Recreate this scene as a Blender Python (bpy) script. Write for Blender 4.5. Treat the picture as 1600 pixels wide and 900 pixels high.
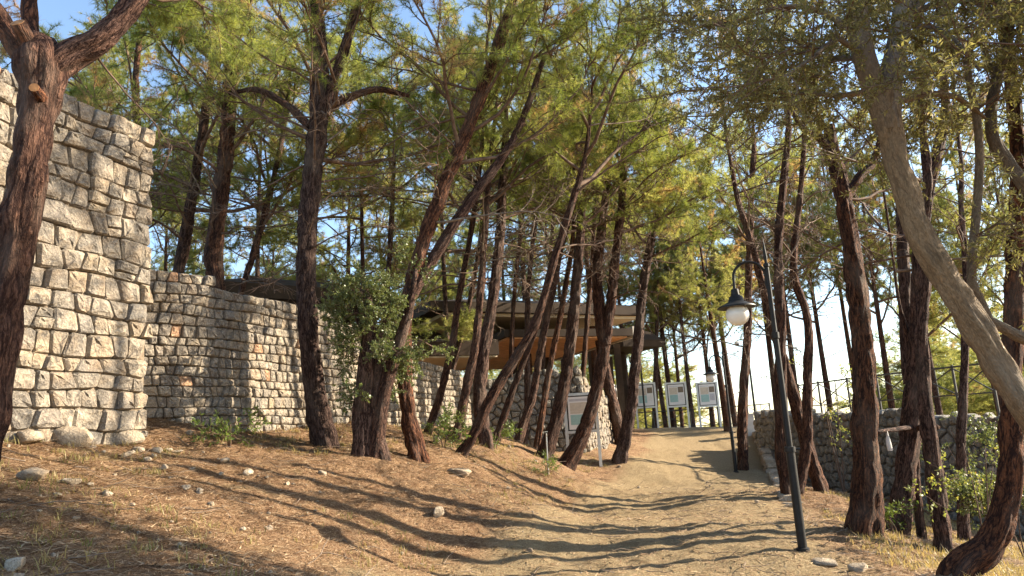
import bpy, math, random
import numpy as np
R = math.radians
rng = np.random.default_rng(7)
random.seed(7)
scene = bpy.context.scene
for o in list(bpy.data.objects):
    bpy.data.objects.remove(o)
C = scene.collection

# ------------------------------------------------------------------ camera
EYE = np.array([0.0, 0.0, 1.65])
PITCH, ROLL, FPX = R(11.3), R(3.4), 1160.0
cp, sp, cr, sr = math.cos(PITCH), math.sin(PITCH), math.cos(ROLL), math.sin(ROLL)
F_ = np.array([0, cp, sp]); R0 = np.array([1.0, 0, 0]); U0 = np.array([0, -sp, cp])
U_ = U0 * cr + R0 * sr
R_ = R0 * cr - U0 * sr
cam_d = bpy.data.cameras.new('camera')
cam_d.sensor_width = 36.0
cam_d.lens = 36.0 * FPX / 1600.0
cam_d.clip_end = 5000
cam_d.clip_start = 0.05
cam = bpy.data.objects.new('camera', cam_d)
C.objects.link(cam)
from mathutils import Matrix, Vector, Euler
M = Matrix(((R_[0], U_[0], -F_[0], EYE[0]), (R_[1], U_[1], -F_[1], EYE[1]), (R_[2], U_[2], -F_[2], EYE[2]), (0, 0, 0, 1)))
cam.matrix_world = M
scene.camera = cam

# ------------------------------------------------------------------ sky, sun, exposure
SUN_EL, SUN_AZ = R(25), R(10)          # azimuth: from +X towards +Y
sd = np.array([math.cos(SUN_EL) * math.cos(SUN_AZ), math.cos(SUN_EL) * math.sin(SUN_AZ), math.sin(SUN_EL)])
w = bpy.data.worlds.new('World')
scene.world = w
w.use_nodes = True
nt = w.node_tree
bg = nt.nodes['Background']
sky = nt.nodes.new('ShaderNodeTexSky')
sky.sky_type = 'NISHITA'
sky.sun_disc = False
sky.sun_elevation = SUN_EL
sky.sun_rotation = R(90) - SUN_AZ
sky.altitude = 200
sky.air_density = 1.0
sky.dust_density = 0.6
sky.ozone_density = 1.5
nt.links.new(sky.outputs[0], bg.inputs[0])
bg.inputs[1].default_value = 0.11
sun_d = bpy.data.lights.new('sun', 'SUN')
sun_d.energy = 5.0
sun_d.angle = R(0.5)
sun_d.color = (1.0, 0.87, 0.68)
sun = bpy.data.objects.new('sun', sun_d)
C.objects.link(sun)
sun.rotation_euler = Vector(sd).to_track_quat('Z', 'Y').to_euler()
vs = scene.view_settings
vs.view_transform = 'Standard'
vs.look = 'None'
vs.gamma = 1
vs.use_curve_mapping = False
vs.exposure = 1.8
cy = scene.cycles
cy.max_bounces = 5
cy.diffuse_bounces = 2
cy.glossy_bounces = 2
cy.transmission_bounces = 3
cy.transparent_max_bounces = 4
cy.caustics_reflective = False
cy.caustics_refractive = False
cy.use_denoising = True
try:
    cy.denoising_prefilter = 'ACCURATE'
except Exception:
    pass

# ------------------------------------------------------------------ helpers
def P(px, py, Y):
    """photo pixel (1600x900) and distance along +Y -> world point"""
    d = F_ + R_ * ((px - 800) / FPX) + U_ * ((450 - py) / FPX)
    return EYE + d * (Y / d[1])

def project(p):
    v = np.asarray(p) - EYE
    z = v @ F_
    return 800 + FPX * (v @ R_) / z, 450 - FPX * (v @ U_) / z, z

def hash3(i, j, k, s=0):
    n = (i.astype(np.int64) * 374761393 + j.astype(np.int64) * 668265263 + k.astype(np.int64) * 2147483647 + s * 974711) & 0xffffffff
    n = ((n ^ (n >> 13)) * 1274126177) & 0xffffffff
    n = (n ^ (n >> 16)) & 0xffff
    return n / 65535.0

def vnoise(p, s=0):
    p = np.asarray(p, float)
    f = np.floor(p)
    u = p - f
    u = u * u * (3 - 2 * u)
    f = f.astype(np.int64)
    r = 0
    for a in (0, 1):
        for b in (0, 1):
            for c in (0, 1):
                wgt = (u[:, 0] if a else 1 - u[:, 0]) * (u[:, 1] if b else 1 - u[:, 1]) * (u[:, 2] if c else 1 - u[:, 2])
                r = r + wgt * hash3(f[:, 0] + a, f[:, 1] + b, f[:, 2] + c, s)
    return r

def fbm(p, s=0, o=3):
    r, a = 0, .5
    for i in range(o):
        r = r + a * vnoise(np.asarray(p) * 2 ** i, s + i)
        a *= .5
    return r / (1 - .5 ** o)

def mesh(name, V, faces, mats=(), smooth=True, attrs=None, midx=None):
    """faces: one array (n,k) or a list of arrays of different k"""
    V = np.asarray(V, np.float32)
    if isinstance(faces, np.ndarray):
        faces = [faces]
    faces = [np.asarray(f, np.int32) for f in faces if len(f)]
    loops = np.concatenate([f.ravel() for f in faces])
    tot = np.concatenate([np.full(len(f), f.shape[1], np.int32) for f in faces])
    start = np.concatenate([[0], np.cumsum(tot)[:-1]]).astype(np.int32)
    m = bpy.data.meshes.new(name)
    m.vertices.add(len(V)); m.vertices.foreach_set('co', V.ravel())
    m.loops.add(len(loops)); m.loops.foreach_set('vertex_index', loops)
    m.polygons.add(len(tot)); m.polygons.foreach_set('loop_start', start)
    try:
        m.polygons.foreach_set('loop_total', tot)
    except Exception:
        pass
    m.polygons.foreach_set('use_smooth', np.full(len(tot), bool(smooth)))
    if midx is not None:
        m.polygons.foreach_set('material_index', np.asarray(midx, np.int32))
    for k, (ty, val) in (attrs or {}).items():
        a = m.attributes.new(k, ty, 'POINT')
        a.data.foreach_set('vector' if ty == 'FLOAT_VECTOR' else 'value', np.asarray(val, np.float32).ravel())
    for mt in mats:
        m.materials.append(mt)
    m.update(calc_edges=True)
    m.validate()
    return m

def obj(name, m, parent=None, loc=(0, 0, 0), rot=(0, 0, 0), scale=1.0, kind=None):
    o = bpy.data.objects.new(name, m)
    C.objects.link(o)
    o.location = [float(v) for v in loc]
    o.rotation_euler = [float(v) for v in rot]
    o.scale = (scale,) * 3 if not hasattr(scale, '__len__') else scale
    if parent is not None:
        o.parent = parent
    if kind:
        o['kind'] = kind
    return o

def tag(o, label, cat, group=None):
    o['label'] = label
    o['category'] = cat
    if group:
        o['group'] = group
    return o

def thing(name, label, cat, loc, group=None, rz=0):
    o = obj(name, None, None, loc, (0, 0, rz))
    return tag(o, label, cat, group)

class MB:
    """collects simple solids into one mesh"""
    def __init__(s):
        s.v = []; s.f = []
    def add(s, V, Fs):
        b = len(s.v)
        s.v += [tuple(map(float, v)) for v in V]
        s.f += [tuple(i + b for i in f) for f in Fs]
        return s
    def box(s, c, d, rz=0, ax=None):
        c = np.asarray(c, float); h = np.asarray(d, float) / 2
        ca, sa = math.cos(rz), math.sin(rz)
        V = []
        for z in (-1, 1):
            for x, y in ((-1, -1), (1, -1), (1, 1), (-1, 1)):
                q = np.array([x * h[0], y * h[1], z * h[2]])
                V.append(c + np.array([q[0] * ca - q[1] * sa, q[0] * sa + q[1] * ca, q[2]]))
        return s.add(V, [(3, 2, 1, 0), (4, 5, 6, 7), (0, 1, 5, 4), (1, 2, 6, 5), (2, 3, 7, 6), (3, 0, 4, 7)])
    def hexa(s, bot, top):
        """8 corner solid: 4 bottom points, 4 top points"""
        return s.add(list(bot) + list(top), [(3, 2, 1, 0), (4, 5, 6, 7), (0, 1, 5, 4), (1, 2, 6, 5), (2, 3, 7, 6), (3, 0, 4, 7)])
    def tube(s, pts, rad, n=10, cap=True):
        V, Q, _ = tube(pts, rad, n)
        k = len(V)
        s.add(V, [tuple(q) for q in Q])
        if cap:
            b = len(s.v) - k
            s.f.append(tuple(range(b + n - 1, b - 1, -1)))
            s.f.append(tuple(range(b + k - n, b + k)))
        return s
    def lathe(s, prof, c=(0, 0, 0), n=20):
        V = []
        for r, z in prof:
            for i in range(n):
                a = 2 * math.pi * i / n
                V.append((c[0] + r * math.cos(a), c[1] + r * math.sin(a), c[2] + z))
        Fs = []
        for j in range(len(prof) - 1):
            for i in range(n):
                Fs.append((j * n + i, j * n + (i + 1) % n, (j + 1) * n + (i + 1) % n, (j + 1) * n + i))
        Fs.append(tuple(range(n - 1, -1, -1)))
        Fs.append(tuple((len(prof) - 1) * n + i for i in range(n)))
        return s.add(V, Fs)
    def mesh(s, name, mat, smooth=False):
        m = bpy.data.meshes.new(name)
        m.from_pydata(s.v, [], s.f)
        m.materials.append(mat)
        if smooth:
            m.polygons.foreach_set('use_smooth', [True] * len(m.polygons))
            try:
                m.set_sharp_from_angle(angle=R(40))
            except Exception:
                pass
        m.update()
        return m
    def build(s, name, mat, parent=None, smooth=False, **k):
        return obj(name, s.mesh(name, mat, smooth), parent, **k)

def catmull(pts, step):
    pts = np.asarray(pts, float)
    n = len(pts)
    out = []
    for i in range(n - 1):
        p0 = pts[max(i - 1, 0)]; p1 = pts[i]; p2 = pts[i + 1]; p3 = pts[min(i + 2, n - 1)]
        L = np.linalg.norm(p2[:3] - p1[:3])
        k = max(1, int(round(L / step)))
        for j in range(k):
            t = j / k
            out.append(.5 * ((2 * p1) + (p2 - p0) * t + (2 * p0 - 5 * p1 + 4 * p2 - p3) * t * t + (3 * p1 - p0 - 3 * p2 + p3) * t ** 3))
    out.append(pts[-1])
    return np.array(out)

def tube(pts, rad, n=8):
    """-> V, quads, bark coordinates (around in metres, along in metres)"""
    pts = np.asarray(pts, float)
    rad = np.broadcast_to(np.asarray(rad, float), (len(pts),))
    T = np.gradient(pts, axis=0)
    T /= np.linalg.norm(T, axis=1)[:, None] + 1e-9
    ref = np.array([0, -1.0, 0]) if abs(T[0][1]) < .9 else np.array([1.0, 0, 0])
    N = np.zeros_like(pts)
    v = ref
    for i in range(len(pts)):
        v = v - T[i] * (v @ T[i])
        v /= np.linalg.norm(v) + 1e-9
        N[i] = v
    B = np.cross(T, N)
    a = np.linspace(0, 2 * math.pi, n, endpoint=False)
    ca, sa = np.cos(a), np.sin(a)
    D = N[:, None, :] * ca[None, :, None] + B[:, None, :] * sa[None, :, None]
    V = pts[:, None, :] + D * rad[:, None, None]
    ln = np.concatenate([[0], np.cumsum(np.linalg.norm(np.diff(pts, axis=0), axis=1))])
    bk = np.stack([ca[None, :] * rad[:, None], sa[None, :] * rad[:, None], np.repeat(ln[:, None], n, 1)], -1)
    i = np.arange(len(pts) - 1)[:, None] * n
    j = np.arange(n)[None, :]
    j2 = (j + 1) % n
    Q = np.stack([i + j, i + j2, i + n + j2, i + n + j], -1).reshape(-1, 4)
    return V.reshape(-1, 3), Q, bk.reshape(-1, 3)

# ------------------------------------------------------------------ materials
class NT:
    def __init__(s, name):
        s.m = bpy.data.materials.new(name)
        s.m.use_nodes = True
        s.t = s.m.node_tree
        s.t.nodes.clear()
        s.out = s.t.nodes.new('ShaderNodeOutputMaterial')
    def n(s, ty, ins=None, **props):
        nd = s.t.nodes.new('ShaderNode' + ty)
        for k, v in props.items():
            setattr(nd, k, v)
        for k, v in (ins or {}).items():
            s.set(nd.inputs[k], v)
        return nd
    def set(s, sock, v):
        if isinstance(v, bpy.types.Node):
            v = v.outputs[0]
        if isinstance(v, bpy.types.NodeSocket):
            s.t.links.new(v, sock)
        else:
            if sock.type == 'RGBA' and len(v) == 3:
                v = (*v, 1)
            sock.default_value = v
    def ramp(s, fac, stops, interp='LINEAR'):
        nd = s.n('ValToRGB', {0: fac})
        nd.color_ramp.interpolation = interp
        e = nd.color_ramp.elements
        while len(e) < len(stops):
            e.new(.5)
        for el, (p, c) in zip(e, stops):
            el.position = p
            el.color = (*c, 1) if hasattr(c, '__len__') else (c, c, c, 1)
        return nd.outputs[0]
    def mix(s, f, a, b, mode='MIX'):
        nd = s.n('Mix', data_type='RGBA', blend_type=mode)
        s.set(nd.inputs[0], f); s.set(nd.inputs[6], a); s.set(nd.inputs[7], b)
        return nd.outputs[2]
    def math(s, op, a, b=0.0):
        nd = s.n('Math', operation=op)
        s.set(nd.inputs[0], a); s.set(nd.inputs[1], b)
        return nd.outputs[0]
    def noise(s, vec, scale, detail=4, rough=.55, dist=0):
        nd = s.n('TexNoise', {'Scale': scale, 'Detail': detail, 'Roughness': rough, 'Distortion': dist})
        if vec is not None:
            s.set(nd.inputs['Vector'], vec)
        return nd.outputs[0]
    def mapping(s, vec, scale=(1, 1, 1), loc=(0, 0, 0)):
        nd = s.n('Mapping', {'Scale': scale, 'Location': loc})
        s.set(nd.inputs['Vector'], vec)
        return nd.outputs[0]
    def bump(s, h, strength=.5, dist=.02, normal=None):
        nd = s.n('Bump', {'Strength': strength, 'Distance': dist, 'Height': h})
        if normal is not None:
            s.set(nd.inputs['Normal'], normal)
        return nd.outputs[0]
    def pbr(s, col, rough=.8, normal=None, metal=0, spec=.3, **k):
        nd = s.n('BsdfPrincipled')
        s.set(nd.inputs['Base Color'], col); s.set(nd.inputs['Roughness'], rough)
        nd.inputs['Metallic'].default_value = metal
        nd.inputs['Specular IOR Level'].default_value = spec
        if normal is not None:
            s.set(nd.inputs['Normal'], normal)
        for kk, v in k.items():
            s.set(nd.inputs[kk], v)
        s.t.links.new(nd.outputs[0], s.out.inputs[0])
        return s.m
    def attr(s, name):
        return s.n('Attribute', attribute_name=name)
    def objrand(s):
        return s.n('ObjectInfo').outputs['Random']
    def pos(s):
        return s.n('NewGeometry').outputs['Position']
    def oco(s):
        return s.n('TexCoord').outputs['Object']

def bark_mat(name, plate, fissure, lichen, scale=15.0, zs=.2, strength=1.0, smooth=False):
    t = NT(name)
    bk = t.attr('bk').outputs['Vector']
    rnd = t.objrand()
    off = t.n('CombineXYZ', {0: rnd, 1: rnd, 2: t.math('MULTIPLY', rnd, 37.0)})
    add = t.n('VectorMath', operation='ADD'); t.set(add.inputs[0], bk); t.set(add.inputs[1], off)
    v = t.mapping(add, (1, 1, zs))
    n1 = t.noise(v, scale, 4, .6, 1.1)
    n2 = t.noise(t.mapping(add, (1, 1, zs * 1.7)), scale * 2.6, 4, .65, .6)
    n3 = t.noise(t.mapping(add, (1, 1, .5)), 70, 3, .6)
    n4 = t.noise(t.mapping(add, (1, 1, .6)), 2.6, 3)
    r1 = t.math('MULTIPLY', t.math('ABSOLUTE', t.math('SUBTRACT', n1, .5)), 5.0)
    r2 = t.math('MULTIPLY', t.math('ABSOLUTE', t.math('SUBTRACT', n2, .5)), 5.0)
    edge = t.math('MINIMUM', t.math('ADD', t.math('MULTIPLY', r1, .65), t.math('MULTIPLY', r2, .45)), 1.0)
    if not smooth:
        wn = t.n('TexNoise', {'Scale': 9.0, 'Detail': 4.0}); t.set(wn.inputs['Vector'], t.mapping(add, (1, 1, .5)))
        wv = t.n('VectorMath', {1: (.16, .16, .5)}, operation='MULTIPLY'); t.set(wv.inputs[0], wn.outputs[1])
        ad2 = t.n('VectorMath', operation='ADD'); t.set(ad2.inputs[0], add); t.set(ad2.inputs[1], wv)
        vo = t.n('TexVoronoi', {'Scale': 1.0, 'Randomness': 1.0}, feature='DISTANCE_TO_EDGE'); t.set(vo.inputs['Vector'], t.mapping(ad2, (21, 21, 3.4)))
        plates = t.ramp(vo.outputs['Distance'], [(0, 0), (.10, .45), (.28, 1)])
        edge = t.math('ADD', t.math('MULTIPLY', edge, .72), t.math('MULTIPLY', plates, .3))
    if smooth:
        fm = t.ramp(n1, [(.25, 0), (.5, 1)])
    else:
        fm = t.ramp(edge, [(.22, 0), (.55, .6), (.95, 1)])
    pc = t.mix(t.ramp(n2, [(.35, 0), (.65, 1)]), tuple(c * .68 for c in plate), plate)
    pc = t.mix(t.ramp(n3, [(.45, 0), (.75, 1)]), pc, tuple(min(1, c * 1.5) for c in plate))
    hs = t.n('HueSaturation', {'Saturation': t.math('ADD', .75, t.math('MULTIPLY', rnd, .45)), 'Value': t.math('ADD', .75, t.math('MULTIPLY', t.math('FRACT', t.math('MULTIPLY', rnd, 7.3)), .6)), 'Color': pc})
    col = t.mix(fm, fissure, hs.outputs[0])
    col = t.mix(t.math('MULTIPLY', t.ramp(n4, [(.5, 0), (.75, 1)]), .45), col, lichen)
    hgt_ = t.math('ADD', n1 if smooth else edge, t.math('MULTIPLY', n3, .3))
    return t.pbr(col, .85, t.bump(hgt_, strength, .045), spec=.2)

M_BARK = bark_mat('pine_bark', (.195, .098, .062), (.022, .010, .007), (.20, .155, .12))
M_BARKRED = bark_mat('red_pine_bark', (.235, .105, .058), (.03, .012, .008), (.22, .16, .12))
M_OLIVE = bark_mat('olive_bark', (.15, .112, .075), (.07, .048, .03), (.20, .165, .12), 13, .3, .8, True)

def twig_mat(name, c1, c2):
    t = NT(name)
    n = t.noise(t.pos(), 9, 3)
    return t.pbr(t.mix(t.ramp(n, [(.35, 0), (.65, 1)]), c1, c2), .85, spec=.2)
M_TWIG = twig_mat('pine_twig', (.085, .05, .032), (.16, .11, .08))
M_DEADTWIG = twig_mat('dead_pine_twig', (.11, .08, .055), (.26, .20, .15))

def leaf_mat(name, stops, trans=.45, rough=.45, gloss=.0, hue=.0):
    t = NT(name)
    a = t.attr('tint').outputs['Fac']
    r = t.objrand()
    a = t.math('ADD', a, t.math('MULTIPLY', t.math('SUBTRACT', r, .5), hue))
    col = t.ramp(a, stops)
    d = t.n('BsdfPrincipled', {'Base Color': col, 'Roughness': rough, 'Specular IOR Level': .25 + gloss})
    tr = t.n('BsdfTranslucent', {0: t.mix(1.0, col, (1.25, 1.2, .75), 'MULTIPLY')})
    mx = t.n('MixShader', {0: trans}); t.set(mx.inputs[1], d); t.set(mx.inputs[2], tr)
    t.t.links.new(mx.outputs[0], t.out.inputs[0])
    return t.m
M_NEEDLE = leaf_mat('pine_needle', [(0, (.15, .20, .05)), (.45, (.28, .31, .09)), (.82, (.42, .42, .16)), (.86, (.44, .33, .18)), (1, (.43, .27, .15))], .62, hue=.12)
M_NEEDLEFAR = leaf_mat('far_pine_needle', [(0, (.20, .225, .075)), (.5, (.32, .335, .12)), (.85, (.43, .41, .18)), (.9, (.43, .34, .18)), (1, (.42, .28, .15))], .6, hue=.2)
M_OLEAF = leaf_mat('olive_leaf', [(0, (.11, .11, .04)), (.5, (.19, .18, .07)), (1, (.28, .25, .13))], .48, .6, -.05)
M_OAKLEAF = leaf_mat('evergreen_shrub_leaf', [(0, (.07, .10, .03)), (.5, (.14, .175, .06)), (1, (.25, .27, .12))], .35, .4, .2)
M_YLEAF = leaf_mat('yellow_sapling_leaf', [(0, (.14, .18, .05)), (.7, (.26, .28, .08)), (.93, (.38, .32, .07)), (1, (.42, .2, .05))], .45)
M_GRASS = leaf_mat('dry_grass_blade', [(0, (.12, .15, .04)), (.35, (.24, .21, .08)), (1, (.45, .34, .17))], .4)
M_WEED = leaf_mat('green_weed_leaf', [(0, (.06, .11, .02)), (1, (.16, .2, .05))], .4)

def stone_mat(name, cols, rough=.85, bump=.8, dark=.0):
    t = NT(name)
    r = t.objrand()
    p = t.pos()
    off = t.n('CombineXYZ', {0: t.math('MULTIPLY', r, 31.0), 1: t.math('MULTIPLY', r, 17.0), 2: 0.0})
    add = t.n('VectorMath', operation='ADD'); t.set(add.inputs[0], p); t.set(add.inputs[1], off)
    base = t.ramp(r, [(i / (len(cols) - 1), c) for i, c in enumerate(cols)])
    n1 = t.noise(add, 7, 6, .62, .4)
    n2 = t.noise(add, 32, 5, .65)
    n3 = t.noise(add, 2.2, 3, .5)
    col = t.mix(t.ramp(n1, [(.36, 0), (.62, 1)]), tuple(c * .62 for c in cols[0]), base)
    col = t.mix(t.math('MULTIPLY', t.ramp(n2, [(.5, 0), (.72, 1)]), .5), col, (.60, .51, .39))
    col = t.mix(t.math('MULTIPLY', t.ramp(n3, [(.52, 0), (.72, 1)]), .45), col, (.36, .25, .15))
    h = t.math('ADD', t.math('MULTIPLY', n1, 1.0), t.math('MULTIPLY', n2, .45))
    return t.pbr(col, rough, t.bump(h, bump, .09), spec=.2)
M_STONE = stone_mat('pale_limestone', [(.20, .175, .148), (.35, .295, .225), (.25, .213, .175), (.42, .35, .255), (.185, .168, .148), (.38, .30, .205), (.29, .243, .19)])
M_STONER = stone_mat('rusty_limestone', [(.42, .24, .14), (.46, .30, .19)])
M_RUBBLE = stone_mat('grey_rubble', [(.25, .235, .205), (.32, .29, .235), (.22, .215, .20), (.34, .30, .23)])
M_ROCK = stone_mat('loose_rock', [(.38, .305, .22), (.52, .42, .30)])

def plain(name, col, rough=.6, metal=0, spec=.3, var=.25, scale=6, bump=0.0):
    t = NT(name)
    n = t.noise(t.oco(), scale, 5, .6)
    c = t.mix(t.ramp(n, [(.3, 0), (.7, 1)]), tuple(x * (1 - var) for x in col), tuple(min(1, x * (1 + var * .6)) for x in col))
    return t.pbr(c, rough, t.bump(n, bump, .01) if bump else None, metal, spec)
M_JOINT = plain('joint_earth', (.22, .17, .12), .95, var=.5, scale=12, bump=.5)
M_JOINTD = plain('joint_mortar', (.17, .145, .115), .95, var=.4, scale=12, bump=.5)
M_BLACK = plain('black_painted_metal', (.018, .0175, .017), .5, .0, .25, .4, 14)
M_RAIL = plain('dark_grey_rail_paint', (.05, .048, .045), .5, .0, .4, .4)
M_ALU = plain('grey_aluminium', (.55, .55, .54), .38, .7, .5, .12, 9)
M_GLOBE = plain('opal_globe', (.80, .78, .72), .25, 0, .5, .06, 5)
M_ROOF = plain('brown_metal_roof', (.05, .035, .024), .7, .0, .12, .3, 2.0)
M_FASCIA = plain('dark_fascia', (.045, .03, .02), .7, 0, .12, .3, 4)
M_SOFFIT = plain('beige_soffit', (.62, .52, .37), .8, 0, .2, .12, 3)
M_PLANK = plain('orange_timber_plank', (.66, .33, .14), .6, 0, .3, .3, 5)
M_TRIM = plain('pale_roof_edge', (.55, .50, .42), .6, 0, .3, .15, 4)
M_PAPER = plain('printed_sheet', (.78, .75, .72), .4, 0, .4, .04)
M_PBEIGE = plain('print_beige', (.62, .53, .42), .4, 0, .4, .15, 20)
M_PBROWN = plain('print_brown', (.20, .15, .10), .4, 0, .4, .3, 25)
M_PTEAL = plain('print_teal', (.33, .50, .47), .4, 0, .4, .15, 20)
M_PLILAC = plain('print_grey', (.52, .50, .52), .4, 0, .4, .15, 20)
M_INK = plain('print_ink', (.12, .12, .12), .5)
M_CUT = plain('cut_wood', (.34, .17, .07), .7, 0, .2, .4, 25, .3)
M_PIPE = plain('galvanised_pipe', (.42, .42, .41), .4, .6, .5, .2, 12)
M_BRASS = plain('tap_metal', (.5, .47, .4), .35, .8, .5, .2)
M_BAG = plain('white_plastic', (.55, .53, .50), .4, 0, .4, .08)
M_CONC = plain('pale_concrete', (.48, .45, .40), .85, 0, .2, .2, 5, .3)
M_REDPL = plain('red_plastic', (.5, .07, .03), .5)

# ------------------------------------------------------------------ terrain
ctl = []
def g(px, py, Y):
    ctl.append(P(px, py, Y))
# path
for px, py, Y in ((660, 900, 8.4), (960, 900, 8.4), (1290, 890, 8.6), (850, 800, 14.6), (1035, 800, 14.7), (1230, 800, 14.4), (930, 750, 20.5), (1060, 755, 20.4),
                  (1180, 750, 20.5), (1000, 715, 26), (1080, 713, 26), (1165, 715, 26), (1000, 690, 29.5), (1160, 690, 29.5), (1000, 670.5, 33), (1080, 669.5, 33), (1160, 669, 33)):
    g(px, py, Y)
# lamps and path-side trees
for px, py, Y in ((1255, 863, 8.8), (1150, 738, 22.7), (1160, 730, 23), (970, 718, 22), (890, 735, 20), (855, 718, 19), (935, 725, 22), (960, 690, 27)):
    g(px, py, Y)
# bank
for px, py, Y in ((0, 900, 4.6), (300, 900, 5.3), (600, 900, 7.3), (20, 692, 8.3), (225, 692, 10), (120, 690, 9.1), (100, 780, 6.4), (300, 760, 8.2), (232, 655, 10.8), (400, 674, 12.5), (560, 660, 15), (725, 667, 20),
                  (505, 700, 12), (580, 712, 11.5), (645, 715, 12.5), (725, 712, 14), (752, 697, 17), (780, 690, 19), (815, 690, 20), (760, 691, 21), (900, 704, 23), (680, 680, 17.5), (700, 790, 10.5), (500, 790, 9), (820, 760, 15.5)):
    g(px, py, Y)
# right side
for px, py, Y in ((1350, 835, 10.5), (1400, 830, 11.5), (1475, 870, 10), (1440, 845, 11.5), (1505, 850, 14), (1520, 900, 7.5), (1600, 900, 8), (1230, 778, 16), (1282, 768, 17), (1300, 767, 21), (1420, 790, 19), (1540, 830, 17), (1225, 745, 24), (1700, 870, 14)):
    g(px, py, Y)
ctl += [np.array(p) for p in ((0, 0, 0), (0, -6, -.1), (3, 3, 0), (6, 5, -.1), (-4, 0, 1.1), (-6, 4, 1.9), (-8, -4, 2.2), (8, -4, -.2), (12, 8, -.9), (14, 16, -1.6), (18, 24, -2.0), (-9, 10, 2.4), (-12, 20, 2.8), (-8, 16, 2.4), (-6, 24, 2.3),
                              (-2, 27, 2.0), (2, 30, 1.9), (-4, 34, 2.0), (4, 37, 1.5), (8, 37, 1.5), (11, 36, 1.4), (13, 33, 1.2), (13, 28, 1.4), (16, 30, .8), (8, 46, .2), (-8, 46, 1.5), (20, 44, -1.5))]
ctl = np.array(ctl)
def tps(r2):
    return np.where(r2 > 0, .5 * r2 * np.log(r2 + 1e-12), 0)
n_ = len(ctl)
K = tps(((ctl[:, None, :2] - ctl[None, :, :2]) ** 2).sum(-1)) + np.eye(n_) * .25
A_ = np.zeros((n_ + 3, n_ + 3))
A_[:n_, :n_] = K
A_[:n_, n_] = 1; A_[:n_, n_ + 1:] = ctl[:, :2]
A_[n_:, :n_] = A_[:n_, n_:].T
wts = np.linalg.solve(A_, np.concatenate([ctl[:, 2], np.zeros(3)]))
def hgt(xy, detail=True):
    xy = np.atleast_2d(np.asarray(xy, float))
    out = np.zeros(len(xy))
    for i in range(0, len(xy), 20000):
        q = xy[i:i + 20000]
        out[i:i + 20000] = tps(((q[:, None] - ctl[None, :, :2]) ** 2).sum(-1)) @ wts[:n_] + wts[n_] + q @ wts[n_ + 1:]
    d = np.hypot(xy[:, 0] - 1, xy[:, 1] - 16)
    wgt = np.clip((d - 22) / 26, 0, 1)
    wgt = wgt * wgt * (3 - 2 * wgt)
    far = .6 - np.clip(d - 40, 0, None) * .07
    far = np.maximum(far, -45)
    out = out * (1 - wgt) + far * wgt
    out = np.clip(out, -50, 3.2)
    if detail:
        q = np.column_stack([xy, np.zeros(len(xy))])
        near = np.clip(1 - d / 45, 0, 1)
        out = out + near * ((fbm(q * 1.1, 3) - .5) * .16 + (fbm(q * 4.3, 9) - .5) * .10 + (fbm(q * 11, 13, 2) - .5) * .045)
    return out
def hz(x, y):
    return float(hgt([[x, y]])[0])

PC = np.array([(-5, -.6), (3, .2), (8.4, 1.2), (14.7, 3.0), (20.4, 4.5), (26, 6.3), (33, 7.8), (36, 8.2), (60, 9)])
def pathness(x, y):
    xc = np.interp(y, PC[:, 0], PC[:, 1])
    q = np.column_stack([x, y, 0 * x])
    dd = np.abs(x - xc) + (fbm(q * .7, 21) - .5) * 1.3
    return np.clip((2.75 - dd) / 1.0, 0, 1)

def axis(a, b, c, d, fine, n_out):
    mid = np.arange(b, c, fine)
    lo = b - (np.geomspace(1, 1 + (b - a), n_out)[1:] - 1)[::-1]
    hi = c + np.geomspace(1, 1 + (d - c), n_out) - 1
    return np.concatenate([lo, mid, hi])
gx = axis(-1200, -9, 13, 1200, .11, 34)
gy = axis(-300, 3, 24, 2500, .11, 60)
GX, GY = np.meshgrid(gx, gy)
xy = np.column_stack([GX.ravel(), GY.ravel()])
GZ = hgt(xy)
nx, ny = len(gx), len(gy)
i = np.arange(ny - 1)[:, None] * nx; j = np.arange(nx - 1)[None]
Q = np.stack([i + j, i + j + 1, i + nx + j + 1, i + nx + j], -1).reshape(-1, 4)
t = NT('forest_floor')
p = t.pos()
pa = t.attr('path').outputs['Fac']
nA = t.noise(p, 1.1, 5, .6, .5)
nB = t.noise(p, 9, 6, .7, 1.2)
nC = t.noise(p, 60, 4, .7)
nS = t.noise(t.mapping(p, (30, 7, 30)), 2.5, 4, .65, 1.5)
nS2 = t.noise(t.mapping(p, (8, 34, 20)), 2.2, 4, .65, 1.5)
fib = t.math('MAXIMUM', nS, nS2)
lit = t.ramp(fib, [(.40, (.07, .036, .020)), (.50, (.25, .143, .074)), (.58, (.43, .275, .155)), (.68, (.64, .46, .295))])
lit = t.mix(t.ramp(nB, [(.45, 0), (.72, .75)]), lit, (.17, .085, .048))
lit = t.mix(t.math('MULTIPLY', t.ramp(nA, [(.56, 0), (.70, 1)]), .5), lit, (.32, .26, .13))
nD = t.noise(p, 2.7, 5, .6, 1.5)
lit = t.mix(t.math('MULTIPLY', t.ramp(nD, [(.5, 0), (.62, 1)]), .6), lit, (.12, .06, .034))
sand = t.ramp(nC, [(.3, (.25, .18, .095)), (.5, (.47, .36, .205)), (.72, (.66, .53, .33))])
sand = t.mix(t.ramp(nB, [(.4, .0), (.75, .75)]), sand, (.33, .23, .12))
sand = t.mix(t.math('MULTIPLY', t.ramp(fib, [(.52, 0), (.64, 1)]), .65), sand, (.20, .12, .065))
sand = t.mix(t.math('MULTIPLY', t.ramp(t.noise(p, 24, 3, .6), [(.6, 0), (.7, 1)]), .5), sand, (.15, .09, .05))
col = t.mix(t.ramp(t.math('ADD', pa, t.math('MULTIPLY', t.math('SUBTRACT', nB, .5), .9)), [(.3, 0), (.75, 1)]), lit, sand)
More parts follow.
